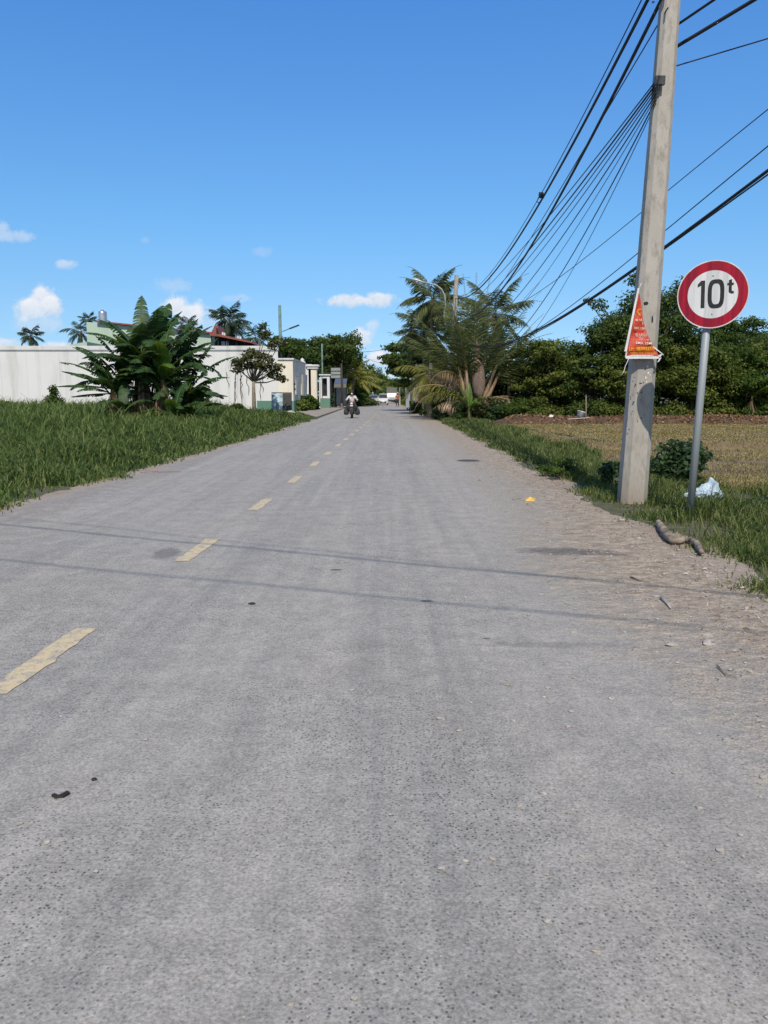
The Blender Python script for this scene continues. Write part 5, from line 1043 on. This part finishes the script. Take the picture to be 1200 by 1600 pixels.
for (u, dy, th_, sd_, lb) in ((240, .9, 3.3, 71, 'banana plant half hidden behind the tallest and the bright leaved one'), (206, .9, 2.7, 72, 'banana plant behind and left of the tallest one'), (272, .9, 2.9, 73, 'banana plant at the back between the bright leaved and the rightmost one'), (184, .8, 1.9, 74, 'banana plant at the back left between the leftmost and its neighbour')):
    rr = np.random.default_rng(sd_); banana(lb, bx_(u), BY + dy, th_, [(rr.uniform(0, 360), rr.uniform(62, 86), rr.uniform(2.2, 2.9), .50, rr.uniform(.4, 1.0), rr.uniform(.3, .6)) for _ in range(5)] + [(rr.uniform(0, 360), rr.uniform(20, 65), rr.uniform(2.0, 2.7), .50, rr.uniform(.9, 1.8), rr.uniform(.3, .6)) for _ in range(8)], sd_, .13, group=BGp, dead=7)
banana('short banana sucker with dark low leaves in front of the clump', bx_(284), BY - 1.2, .6, [(60, 78, 1.7, .30, .8, .2), (150, 65, 1.5, .3, 1.3, .2), (0, 50, 1.6, .3, 1.3, .2), (200, 40, 1.4, .3, 1.3, .2), (300, 60, 1.4, .3, 1.8, .2), (270, 70, 1.5, .3, 1.3, .1)], 65, .08, group=BGp, dead=3, light=(5,))
banana('small banana sucker with drooping leaves at the right foot of the clump', bx_(305), BY - .6, .6, [(60, 70, 1.5, .28, 1.0, .2), (10, 45, 1.5, .28, 1.2, .2), (150, 50, 1.4, .28, 1.3, .2), (-20, 20, 1.2, .26, .9, .2), (270, 60, 1.3, .28, 1.5, .2)], 66, .07, group=BGp, dead=2)
banana('small banana sucker between the left and the tallest plant', bx_(203), BY - .8, .8, [(100, 75, 1.6, .28, .8, .2), (170, 45, 1.4, .28, 1.4, .3), (20, 50, 1.4, .28, 1.4, .3), (260, 60, 1.3, .28, 1.6, .2)], 67, .08, group=BGp, dead=5)

# far roadside: signboard, awning, trees
YS = 86
def P3(u, v, Y=YS): return W(u, v, Y)
t = thing('signboard', (P3(524, 640).x, YS, 0), 'large blank grey signboard on posts beyond the gatehouse', 'signboard'); O = t.location.copy()
a_, b_ = P3(517, 574), P3(532, 591); m_ = MB(off=O); m_.box(((a_.x + b_.x) / 2, YS, (a_.z + b_.z) / 2), (b_.x - a_.x, .12, a_.z - b_.z)); m_.build('panel', M['cabinet'], t)
m_ = MB(off=O); [m_.box(((a_.x + b_.x) / 2, YS - .08, a_.z + (b_.z - a_.z) * k / 3), (b_.x - a_.x + .1, .05, .05)) for k in range(4)]; m_.build('rails', M['darkmetal'], t)
for u in (518, 531): m_ = MB(off=O); m_.tube([(P3(u, 600).x, YS + .1, 0), (P3(u, 600).x, YS + .1, a_.z)], .06, 6); m_.build('post', M['darkmetal'], t)
YA = 82
t = thing('shop_awning', (P3(532, 640, YA).x, YA, 0), 'blue grey roadside awning with dark legs under the signboard', 'awning'); O = t.location.copy()
m_ = MB(off=O); a_, b_ = P3(523, 592, YA), P3(542, 600, YA); m_.prism([(YA - 1.1, b_.z), (YA + 1.2, a_.z), (YA + 1.2, a_.z + .06), (YA - 1.1, b_.z + .06)], 'x', a_.x, b_.x); m_.build('canopy', M['blue'], t)
m_ = MB(off=O); n = 12; vs = []
for k in range(n + 1): x = a_.x + (b_.x - a_.x) * k / n; vs += [(x, YA - 1.12, b_.z), (x, YA - 1.16, b_.z - .35 - .08 * (k % 2))]
m_.add(vs, [(2 * k, 2 * k + 1, 2 * k + 3, 2 * k + 2) for k in range(n)]); m_.build('valance', M['tarp'], t)
for x in (a_.x + .05, b_.x - .05):
    for y in (YA - 1.05, YA + 1.1): m_ = MB(off=O); m_.tube([(x, y, 0), (x, y, b_.z)], .04, 6); m_.build('leg', M['darkmetal'], t)
m_ = MB(off=O); m_.box(((a_.x + b_.x) / 2, YA + 1.16, 1.7), (b_.x - a_.x - .1, .05, 2.6)); m_.build('back_sheet', M['cabinet'], t)
m_ = MB(); m_.tube([(0, 0, 0), (.02, 0, 2.4), (-.03, 0, zv(568, 80))], [.14, .11, .08], 8); c = P3(534.5, 640, 80); tag(m_.build('wooden_post', M['darkwood'], loc=(c.x, 80, 0), smooth=True), 'dark wooden post at the kerb before the blue grey awning', 'post')
m_ = MB(); m_.lathe([(0, 0), (.22, 0), (.2, .12), (.12, .18), (.09, .6), (0, .62)], 12); c = P3(534, 640, 79); tag(m_.build('bollard', M['fibre'], loc=(c.x, 79, 0)), 'low brown stump at the foot of the wooden post', 'stump')
FG = 'trees lining the far end of the road'
palm('drooping yellow green palm over the awning', P3(552, 640, 95).x, 95, 3.2, 4.0, 22, 'palm_yellow', seed=71, ll=.9, nl=24, pw=2.2, elmin=-.4, droop=1.6, name='palm')
palm('second yellow green palm nearer the road beyond the awning', P3(566, 640, 105).x, 105, 3.0, 3.8, 18, 'palm_yellow', seed=72, ll=.9, nl=22, pw=2.2, elmin=-.4, droop=1.6, name='palm')
for i, (u, Y, vt, rx, lf, lb) in enumerate([(548, 112, 566, 3.2, 'leaf_mid', 'bright green tree behind the yellow green palms'), (558, 120, 563, 3.0, 'leaf_lime', 'yellowish tree next along the left roadside'), (570, 128, 566, 2.4, 'leaf_mid', 'green tree halfway along the far left roadside'),
                                   (588, 235, 572, 4.2, 'leaf_dark', 'dark pointed tree standing beyond the bend of the road'), (598, 255, 582, 4.2, 'leaf_mid', 'lower green tree beyond the bend of the road'), (556, 104, 590, 2.6, 'leaf_dark', 'dark low tree under the yellow green palms'),
                                   (565, 118, 588, 1.9, 'leaf_dark', 'dark low tree behind the silver car'), (530, 100, 585, 3.0, 'leaf_dark', 'dark low tree behind the grey signboard'),
                                   (611, 190, 594, 3.4, 'leaf_lime', 'yellow green tree closing the end of the road'), (604, 210, 592, 4.0, 'leaf_mid', 'broad green tree behind the truck'), (633, 165, 588, 2.8, 'leaf_lime', 'bright tree right of the truck'),
                                   (644, 140, 582, 2.6, 'leaf_mid', 'green tree above the red shirted person'), (655, 112, 572, 2.4, 'leaf_lime', 'light green tree left of the dark overhanging tree'), (668, 95, 575, 2.2, 'leaf_dark', 'dark tree over the grey cabinet')]):
    ht = zv(vt, Y); tree(lb, P3(u, 620, Y).x, Y, ht, rx, .8, 16, 6500, .34, lf, group=FG, bottom=.2, low=-1)
for i in range(4, 10):
    Y = 225 + 6 * (i % 3); u = 350 + i * 34
    tree('%s of the distant trees closing the view past the road end' % ['leftmost', 'second from left', 'third from left', 'third from right', 'second from right', 'rightmost'][i - 4], P3(u, 620, Y).x, Y, 7.5 + (i * 7 % 5) * .5, 5.5, 1, 12, 2600, .7, 'leaf_mid' if i % 2 else 'leaf_dark', group='distant belt of trees', bottom=.2, low=-1)
# cabinet, bin, leaning white trunk, posts on the right roadside
c = W(640, 633, 84); t = thing('electric_cabinet', (c.x, 84, 0), 'tall grey metal cabinet at the right edge of the far road', 'cabinet'); m_ = MB(); m_.box((0, 0, 1.0), (.85, .6, 1.9)); m_.build('body', M['cabinet'], t, bevel=.02)
m_ = MB(); m_.box((0, 0, 1.98), (.95, .7, .06)); m_.build('lid', M['cabinet'], t); m_ = MB(); m_.box((0, -.31, 1.0), (.70, .02, 1.7)); d_ = m_.build('door', M['galv'], t); m_ = MB(); m_.box((.25, -.33, 1.0), (.03, .03, .15)); m_.build('handle', M['darkmetal'], d_)
m_ = MB(); m_.lathe([(0, 0), (.3, 0), (.36, .75), (.39, .78), (.36, .86), (0, .92)], 14); c = W(645, 634, 76); tag(m_.build('rubbish_bin', M['greenbin'], loc=(c.x, 76, 0)), 'dark green rubbish bin beside the grey cabinet', 'bin')
c = W(651, 634, 66); m_ = MB(); m_.tube([(0, 0, -.05), (.04, 0, .9), (.10, 0, 1.9), (.05, .1, 2.5)], [.22, .2, .17, .12], 9); tag(m_.build('whitewashed_trunk', M['palebark'], loc=(c.x, 66, 0), smooth=True), 'pale whitewashed tree trunk at the right road edge', 'tree trunk')
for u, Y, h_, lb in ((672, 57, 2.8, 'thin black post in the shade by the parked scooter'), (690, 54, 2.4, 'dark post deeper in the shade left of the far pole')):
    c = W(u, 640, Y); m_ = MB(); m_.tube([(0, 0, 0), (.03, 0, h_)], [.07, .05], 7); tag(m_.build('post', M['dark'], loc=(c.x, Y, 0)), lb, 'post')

# ---------------------------------------------------------------- people and vehicles
def figure(name, joints, edges, mat, parent):
    me = bpy.data.meshes.new(name); me.from_pydata([j[0] for j in joints], edges, []); o = link_mesh(me, name, mat, parent)
    sk = o.modifiers.new('skin', 'SKIN'); ss = o.modifiers.new('sub', 'SUBSURF'); ss.levels = 1; ss.render_levels = 1
    lay = me.skin_vertices[0] if len(me.skin_vertices) else None
    if lay is None:
        bpy.context.view_layer.objects.active = o; lay = me.skin_vertices[0]
    for i, j in enumerate(joints): lay.data[i].radius = (j[1], j[1] if len(j) < 3 else j[2]); lay.data[i].use_root = (i == 0)
    return o
def wheel(mb_t, mb_r, c, r_, w, rot):
    c = Vector(c); mb_t.lathe([(r_ * .68, -w / 2), (r_ * .9, -w / 2), (r_, -w * .25), (r_, w * .25), (r_ * .9, w / 2), (r_ * .68, w / 2)], 22, c, rot)
    mb_r.lathe([(0, -w * .3), (r_ * .69, -w * .42), (r_ * .69, w * .42), (0, w * .3)], 16, c, rot)
RX = Matrix.Rotation(R(90), 3, 'Y')
def motorcycle(label, loc, rz, group=None, colour='darkmetal'):
    t = thing('motorcycle', loc, label, 'motorcycle', group, rz)       # front towards local -Y
    for y in (-.62, .62):
        a, b_ = MB(), MB(); wheel(a, b_, (0, y, .29), .29, .10, RX); w_ = a.build('wheel', M['rubber'], t, smooth=True); b_.build('rim', M['galv'], w_, smooth=True)
    m_ = MB(); [m_.tube([(x, -.62, .29), (x, -.52, .62), (x * .9, -.42, .95)], .022, 6) for x in (-.08, .08)]; m_.build('fork', M['darkmetal'], t)
    m_ = MB(); m_.prism([(-.78, .36), (-.62, .63), (-.46, .55), (-.60, .60), (-.76, .40)], 'x', -.07, .07); m_.build('front_fender', M[colour], t, bevel=.01)
    m_ = MB(); m_.prism([(-.46, .42), (-.40, .98), (-.30, 1.0), (-.30, .40)], 'x', -.17, .17); m_.prism([(-.50, .60), (-.44, 1.0), (-.38, 1.0), (-.42, .6)], 'x', -.10, .10); m_.build('front_fairing', M[colour], t, bevel=.03)
    m_ = MB(); m_.prism([(-.32, .24), (-.30, .44), (.05, .45), (.20, .70), (.80, .76), (.88, .60), (.45, .42), (.35, .25)], 'x', -.13, .13); m_.build('body', M[colour], t, bevel=.03)
    m_ = MB(); m_.prism([(.08, .70), (.1, .78), (.45, .80), (.82, .86), (.84, .76)], 'x', -.13, .13); m_.build('seat', M['rubber'], t, bevel=.03)
    m_ = MB(); m_.tube([(-.36, -.28, 1.02), (-.2, -.36, 1.05), (0, -.40, 1.0), (.2, -.36, 1.05), (.36, -.28, 1.02)], .018, 6); m_.build('handlebar', M['darkmetal'], t)
    m_ = MB(); m_.lathe([(0, -.02), (.085, 0), (.09, .04), (.05, .10), (0, .11)], 14, (0, -.50, .90), Matrix.Rotation(R(-90), 3, 'X')); m_.build('headlight', M['lampglass'], t, smooth=True)
    for x in (-.30, .30): m_ = MB(); m_.tube([(x * .9, -.33, 1.04), (x * 1.15, -.36, 1.22)], .008, 5); m_.lathe([(0, 0), (.05, 0), (.05, .02), (0, .02)], 10, (x * 1.2, -.36, 1.24), Matrix.Rotation(R(90), 3, 'X')); m_.build('mirror', M['darkmetal'], t)
    m_ = MB(); m_.tube([(.14, .2, .28), (.16, .6, .30), (.17, .85, .36)], [.03, .045, .05], 8); m_.build('exhaust', M['galv'], t)
    m_ = MB(); m_.box((0, -.70, .78), (.19, .01, .06)); m_.build('number_plate', M['bannerwhite'], t)
    return t
mc = G(550, 653.5); mc.z = .009
motorcycle('dark motorcycle coming towards the viewer in the left lane with a rider', mc, R(0), colour='black')
t = thing('person', mc, 'rider in pale shirt and dark helmet sitting on the oncoming motorcycle', 'person')
J = [((0, .22, .86), .15), ((0, .20, 1.08), .15), ((0, .16, 1.28), .165), ((0, .13, 1.42), .07), ((0, .11, 1.56), .10),
     ((-.19, .14, 1.33), .075), ((-.34, .02, 1.14), .055), ((-.34, -.22, 1.08), .04), ((-.34, -.28, 1.06), .04),
     ((.19, .14, 1.33), .075), ((.34, .02, 1.14), .055), ((.34, -.22, 1.08), .04), ((.34, -.28, 1.06), .04),
     ((-.12, .15, .82), .11), ((-.26, -.18, .74), .085), ((-.22, .02, .36), .055), ((-.23, -.12, .28), .045),
     ((.12, .15, .82), .11), ((.26, -.18, .74), .085), ((.22, .02, .36), .055), ((.23, -.12, .28), .045)]
E = [(0, 1), (1, 2), (2, 3), (3, 4), (2, 5), (5, 6), (6, 7), (7, 8), (2, 9), (9, 10), (10, 11), (11, 12), (0, 13), (13, 14), (14, 15), (15, 16), (0, 17), (17, 18), (18, 19), (19, 20)]
figure('body', J, E, M['skin'], t)
JS = [(j[0], j[1] * 1.14) for j in (J[0], J[1], J[2], J[5], J[6], J[7], J[9], J[10], J[11])]
figure('shirt', JS, [(0, 1), (1, 2), (2, 3), (3, 4), (4, 5), (2, 6), (6, 7), (7, 8)], M['shirt'], t)
JT = [((0, .22, .84), .165)] + [(j[0], j[1] * 1.2) for j in (J[13], J[14], J[15], J[16], J[17], J[18], J[19], J[20])]; figure('trousers', JT, [(0, 1), (1, 2), (2, 3), (3, 4), (0, 5), (5, 6), (6, 7), (7, 8)], M['trousers'], t)
m_ = MB(); m_.lathe([(.13, -.12), (.15, -.04), (.155, .03), (.13, .11), (.08, .155), (0, .17)], 18, (0, .11, 1.60)); m_.build('helmet', M['black'], t, smooth=True)
m_ = MB(); m_.lathe([(0, 0), (.05, 0), (.06, -.04), (.04, -.10), (0, -.11)], 10, (0, -.0, 1.56)); m_.build('face_mask', M['bannerwhite'], t, smooth=True)
for x, lb in ((-.36, 'dark full bag hanging on the left side of the picture of the motorcycle'), (.34, 'dark full bag hanging on the right hand side of the motorcycle')):
    m_ = MB(); m_.lathe([(0, 0), (.13, .03), (.17, .16), (.13, .34), (.06, .42), (.05, .5)], 12); tag(m_.build('bag', M['trousers'], loc=(mc.x + x, mc.y + .05, .20), smooth=True), lb, 'bag')
c = W(658, 640, 61.5); motorcycle('black scooter parked in the shade at the right road edge', (c.x, 61.5, 0), R(12))
c = W(663, 640, 62.6); motorcycle('second dark scooter parked behind the first in the shade', (c.x, 63, 0), R(-20))

def car(label, loc, rz, paint, w=1.65, L_=3.9, h=1.52, van=False):
    t = thing('parked_car' if 'parked' in label else 'car', loc, label, 'car', None, rz); hw = w / 2     # front to local -Y
    st = [(-L_ / 2, .28, .62, .80), (-L_ / 2 + .15, .22, .78, .94), (-L_ / 2 + .9, .2, .92, 1.0), (-L_ * .12, .2, .96, 1.0), (L_ * .3, .2, .98, 1.0), (L_ / 2 - .12, .24, .96, .96), (L_ / 2, .32, .85, .86)]
    m_ = MB(); vs = []
    for (y, z0, z1, k) in st: vs += [(-hw * k * .92, y, z0), (-hw * k, y, z0 + .2), (-hw * k, y, z1 - .15), (-hw * k * .9, y, z1), (hw * k * .9, y, z1), (hw * k, y, z1 - .15), (hw * k, y, z0 + .2), (hw * k * .92, y, z0)]
    n = len(st); m_.add(vs, [(i * 8 + k, i * 8 + (k + 1) % 8, (i + 1) * 8 + (k + 1) % 8, (i + 1) * 8 + k) for i in range(n - 1) for k in range(8)] + [tuple(range(8)), tuple((n - 1) * 8 + k for k in range(8))]); m_.build('body', M[paint], t, bevel=.02)
    y0_, y1_ = -L_ * .24, L_ * .46; cab = [(y0_, .93, .90), (y0_ + .62, h - .05, .74), (y0_ + .9, h, .74), (y1_ - .5, h - .02, .74), (y1_, 1.0, .86)]
    m_ = MB(); vs = []
    for (y, z, k) in cab: vs += [(-hw * k, y, z), (hw * k, y, z)]
    vs += [(-hw * .93, y0_ + .3, .93), (hw * .93, y0_ + .3, .93), (-hw * .93, y1_ - .2, .95), (hw * .93, y1_ - .2, .95)]
    m_.add(vs, [(0, 1, 3, 2), (2, 3, 5, 4), (4, 5, 7, 6), (6, 7, 9, 8), (0, 2, 4, 6, 8, 12, 10), (1, 11, 13, 9, 7, 5, 3)]); m_.build('cabin', M[paint], t)
    def onws(k0, k1, dx): 
        a = Vector((0, y0_, .93)); b_ = Vector((0, y0_ + .62, h - .05)); nn = Vector((0, -(b_.z - a.z), b_.y - a.y)).normalized() * .012
        return [a.lerp(b_, k) + Vector((s_ * hw * (.90 - .16 * k - dx), 0, 0)) + nn for k, s_ in ((k0, -1), (k0, 1), (k1, 1), (k1, -1))]
    m_ = MB(); m_.add(onws(.08, .95, .05), [(0, 1, 2, 3)]); m_.build('windscreen', M['glass'], t)
    for s_ in (-1, 1):
        m_ = MB(); m_.add([(s_ * (hw * .93 + .004), y0_ + .45, 1.0), (s_ * (hw * .93 + .004), y1_ - .35, 1.02), (s_ * (hw * .755 + .004), y1_ - .6, h - .1), (s_ * (hw * .755 + .004), y0_ + .8, h - .1)], [(0, 1, 2, 3)]); m_.build('side_window', M['glass'], t)
        m_ = MB(); m_.box((s_ * hw * .66, -L_ / 2 + .04, .66), (.32, .14, .14)); m_.build('headlight', M['lampglass'], t, bevel=.02)
        m_ = MB(); m_.box((s_ * (hw + .07), y0_ + .35, .98), (.16, .08, .12)); m_.build('mirror', M[paint], t, bevel=.02)
        for y in (-L_ * .32, L_ * .32): a, b_ = MB(), MB(); wheel(a, b_, (s_ * (hw - .12), y, .29), .29, .2, RX); w_ = a.build('wheel', M['rubber'], t, smooth=True); b_.build('rim', M['galv'], w_, smooth=True)
    m_ = MB(); m_.box((0, -L_ / 2 - .01, .42), (w * .62, .05, .2)); m_.build('grille', M['dark'], t); m_ = MB(); m_.box((0, -L_ / 2 - .04, .46), (.4, .02, .1)); m_.build('number_plate', M['bannerwhite'], t)
    return t
c = W(598.5, 633, 112); car('small white car driving towards the viewer far down the road', (c.x, 112, .01), 0, 'white', 1.5, 3.7, 1.6)
c = W(583, 633, 117); car('silver car parked on the left beside the white one', (c.x, 117, .01), R(8), 'silver', 1.65, 4.0, 1.45)
# truck
c = W(612, 630, 136); t = thing('truck', (c.x, 136, .01), 'small truck with grey canvas cargo body behind the white car', 'truck')
m_ = MB(); m_.box((0, .9, 1.75), (1.85, 3.2, 1.95)); m_.build('cargo_body', M['tarp'], t, bevel=.08); m_ = MB(); m_.prism([(-2.0, .45), (-2.05, 1.05), (-1.75, 1.75), (-.8, 1.8), (-.8, .45)], 'x', -.8, .8); m_.build('cab', M['silver'], t, bevel=.05)
m_ = MB(); m_.add([(-.72, -2.07, 1.10), (.72, -2.07, 1.10), (.70, -1.83, 1.70), (-.70, -1.83, 1.70)], [(0, 1, 2, 3)]); m_.build('windscreen', M['glass'], t); m_ = MB(); m_.box((0, -2.08, .5), (1.6, .1, .22)); m_.build('bumper', M['darkmetal'], t)
for x in (-.55, .55): m_ = MB(); m_.box((x, -2.07, .8), (.26, .06, .16)); m_.build('headlight', M['lampglass'], t)
for x in (-.75, .75):
    for y in (-1.4, 1.6): a, b_ = MB(), MB(); wheel(a, b_, (x, y, .36), .36, .22, RX); w_ = a.build('wheel', M['rubber'], t, smooth=True); b_.build('rim', M['galv'], w_, smooth=True)
m_ = MB(); m_.box((0, .4, .6), (1.2, 4.2, .16)); m_.build('chassis', M['darkmetal'], t)
# person by the road
c = W(621, 633, 96); t = thing('person', (c.x, 96, 0), 'person in a red shirt and pale hat standing at the far right road edge', 'person')
J = [((0, 0, .92), .13), ((0, 0, 1.12), .13), ((0, 0, 1.34), .14), ((0, -.01, 1.47), .055), ((0, -.02, 1.60), .09), ((-.19, 0, 1.38), .06), ((-.25, -.02, 1.12), .045), ((-.24, -.12, .88), .035), ((.19, 0, 1.38), .06), ((.25, -.02, 1.12), .045), ((.24, -.12, .88), .035),
     ((-.1, 0, .85), .095), ((-.11, -.02, .48), .065), ((-.11, .02, .10), .045), ((-.11, -.12, .05), .04), ((.1, 0, .85), .095), ((.12, .02, .48), .065), ((.13, .06, .10), .045), ((.13, -.08, .05), .04)]
E = [(0, 1), (1, 2), (2, 3), (3, 4), (2, 5), (5, 6), (6, 7), (2, 8), (8, 9), (9, 10), (0, 11), (11, 12), (12, 13), (13, 14), (0, 15), (15, 16), (16, 17), (17, 18)]
figure('body', J, E, M['skin'], t); figure('shirt', [(j[0], j[1] * 1.14) for j in (J[0], J[1], J[2], J[5], J[6], J[8], J[9])], [(0, 1), (1, 2), (2, 3), (3, 4), (2, 5), (5, 6)], M['redcloth'], t)
figure('trousers', [((0, 0, .9), .14)] + [(j[0], j[1] * 1.15) for j in (J[11], J[12], J[13], J[15], J[16], J[17])], [(0, 1), (1, 2), (2, 3), (0, 4), (4, 5), (5, 6)], M['trousers'], t)
m_ = MB(); m_.lathe([(.24, -.01), (.24, .0), (.11, .03), (.10, .10), (0, .12)], 14, (0, -.02, 1.66)); m_.build('hat', M['paper'], t, smooth=True)
m_ = MB(); m_.tube([(0, 0, 0), (0, 0, 1.3)], [.11, .1], 10); c = W(624.5, 633, 97); tag(m_.build('marker_post', M['paper'], loc=(c.x, 97, 0)), 'short cream marker post next to the person in red', 'post')

# ---------------------------------------------------------------- cables
def cable(label, A, B, img, r_=.008, group=None, n=60):
    A = Vector(A); B = Vector(B); S = []; Z = []
    for u, v in img:       # sag read where the sight line meets the vertical plane of the span
        x, y, w = rayc(u, v); dx, dy = B.x - A.x, B.y - A.y; det = dx * -y + x * dy
        s_ = (A.x * y - A.y * x) / det if abs(det) > 1e-6 else 0
        px, py = A.x + dx * s_, A.y + dy * s_; k = py / y; z = H + w * k; S.append(s_); Z.append(z - (A.z + (B.z - A.z) * s_))
    if S:
        S = np.array(S); Z = np.array(Z); Bm = np.stack([S * (1 - S), S * (1 - S) * (1 - 2 * S)], 1); Bm2 = np.vstack([Bm, [[0, .05]]]); co = np.linalg.lstsq(Bm2, np.append(Z, 0), rcond=None)[0]
    else: co = (0, 0)
    pts = [A + (B - A) * s_ + Vector((0, 0, co[0] * s_ * (1 - s_) + co[1] * s_ * (1 - s_) * (1 - 2 * s_))) for s_ in np.linspace(0, 1, n)]
    m_ = MB(off=A); m_.tube(pts, r_, 6); return tag(m_.build('power_cable', M['cable'], loc=A, smooth=True), label, 'cable', group)
x2 = W(712, 450, 46.9).x
CG = 'cables strung from the near pole to the far pole'; FGc = 'thin cables fanning out from the left side of the near pole'
cable('thick twisted cable leaving the top of the picture left of the pole, outermost left', (3.30, 10.2, 6.38), (x2, 46.9, 7.1), [(962, 103), (905, 211), (847, 307), (790, 402)], .024, CG)
tw = cable('thin cable twined along the outermost thick cable, with a clamp', (3.28, 10.2, 6.50), (x2 - .1, 46.9, 7.3), [(955, 98), (899, 211), (840, 307), (778, 412)], .009, CG)
x, y, w = rayc(846, 305); k = (3.28 - 10.2 * (x2 - .1 - 3.28) / 36.7) / (x / y - (x2 - .1 - 3.28) / 36.7); cp = Vector((x / y * k, k, H + w / y * k))
m_ = MB(off=tw.location); m_.box(cp, (.10, .16, .09), Matrix.Rotation(.5, 3, 'X')); m_.tube([cp + Vector((-.05, 0, -.03)), cp + Vector((-.09, .05, -.12)), cp + Vector((-.02, .08, -.15))], .012, 6); m_.build('clamp', M['cable'], tw, bevel=.01)
m_ = MB(off=PB); m_.box((3.40, 10.16, 5.28), (.12, .05, .10)); m_.tube([(3.36, 10.13, 5.18), (3.34, 10.08, 5.22), (3.36, 10.06, 5.30)], .012, 6); m_.build('cable_bracket', M['darkmetal'], pole)
cable('thick black cable leaving the top of the picture against the pole', (3.42, 10.15, 6.30), (x2 + .1, 46.9, 6.4), [(970, 126), (939, 184), (866, 322), (809, 420), (795, 436)], .026, CG)
cable('thin cable beside the thick black cable against the pole', (3.45, 10.15, 6.1), (x2 + .1, 46.9, 6.1), [(972, 120), (930, 196), (862, 322), (800, 420)], .009, CG)
A0 = (3.37, 10.17, 5.30)
for i, (pts, ze, xe_, rr_, lb) in enumerate([
    ([(947, 230), (874, 318), (788, 420)], 6.0, .1, .009, 'uppermost cable of the fan left of the near pole'), ([(948, 238), (880, 322), (803, 420)], 5.8, .2, .013, 'second cable of the fan, thicker than the first'),
    ([(955, 238), (890, 320), (812, 420)], 5.5, .3, .009, 'third cable of the fan left of the near pole'), ([(960, 238), (900, 322), (822, 420)], 5.2, .4, .008, 'fourth cable of the fan, in its middle'),
    ([(968, 238), (912, 322), (842, 420)], 4.9, .6, .010, 'fifth cable of the fan left of the near pole'), ([(972, 245), (922, 325), (857, 420)], 4.7, .8, .006, 'sixth and faintest cable of the fan'),
    ([(985, 232), (940, 322), (882, 420), (820, 508)], 4.2, 1.0, .010, 'lowest steep cable of the fan, ending in the palm'), ([(990, 232), (948, 330), (896, 420), (835, 515)], 4.0, 1.3, .006, 'thin faint cable below the lowest steep one')]):
    cable(lb, (A0[0], A0[1], A0[2] - .04 * i), (x2 + xe_, 46.5, ze), pts, rr_, FGc)
RG = 'cables crossing behind the near pole to the right'
def Bx(Y): return x2 + (46.9 - Y) * .0915
cable('thin high cable behind the near pole rising to the right edge', (x2, 46.9, 6.6), (Bx(9.0), 9.0, 7.2), [(893, 420), (1008, 333), (1048, 301), (1200, 144)], .010, RG)
cable('middle cable behind the near pole rising to the right edge', (x2 + .1, 46.9, 5.0), (Bx(9.0), 9.0, 6.9), [(973, 420), (1004, 393), (1047, 356), (1200, 205)], .012, RG)
cable('thick black cable sagging behind the near pole at the right edge', (x2 + .1, 46.9, 4.8), (Bx(9.0), 9.0, 6.5), [(869, 500), (921, 469), (997, 420), (1043, 383), (1123, 322), (1200, 256)], .032, RG)
cable('second thick cable just under the thickest one at the right edge', (x2 + .15, 46.9, 4.7), (Bx(9.0) + .1, 9.0, 6.4), [(875, 500), (930, 466), (1000, 416), (1043, 388), (1123, 328), (1200, 262)], .016, RG)
cable('thin cable behind the top of the near pole to the upper right corner', (3.6, 10.5, 6.0), (5.2, 6.5, 6.2), [], .016, RG); cable('dark cable bundle from the near pole to the upper right corner', (3.6, 10.5, 5.75), (6.0, 8.0, 6.6), [], .022, RG); cable('single thin cable below the bundle to the upper right corner', (3.6, 10.5, 5.55), (7.0, 8.6, 5.95), [], .008, RG)
cable('cable hanging across the far road against the clouds', W(633, 536, 122), W(520, 545, 130), [(600, 546), (580, 549)], .03); cable('lower thin cable across the far road below the clouds', W(624, 571, 150), W(560, 556, 150), [(610, 571), (590, 566)], .03)
# cables high across the road behind the viewer: their shadows fall on the asphalt
def over(label, a, b_, h_, r_):
    P0, P1_ = G(*a), G(*b_); d = (P1_ - P0).normalized(); o = LD * (h_ / LD.z); A = P0 - d * 14 + Vector((o.x, o.y, h_)); B = P1_ + d * 12 + Vector((o.x, o.y, h_ )); n = 40
    A = P0 - d * 14 - LD * (h_ / -LD.z) ; B = P1_ + d * 12 - LD * (h_ / -LD.z); A.z = h_; B.z = h_
    pts = [A.lerp(B, k / n) - Vector((0, 0, .25 * math.sin(k / n * math.pi) - .25 + .02 * math.sin(k * 1.7))) for k in range(n + 1)]
    m_ = MB(off=A); m_.tube(pts, r_, 6); tag(m_.build('power_cable', M['cable'], loc=A), label, 'cable')
over('cable crossing high over the road, casting the farther line of shadow', (24, 823), (976, 914), 6.6, .014)
over('cable crossing high over the road, casting the nearer line of shadow', (0, 876), (967, 970), 6.9, .011)
over('thin cable crossing over the road between the two shadow casting cables', (300, 840), (900, 905), 7.0, .006)
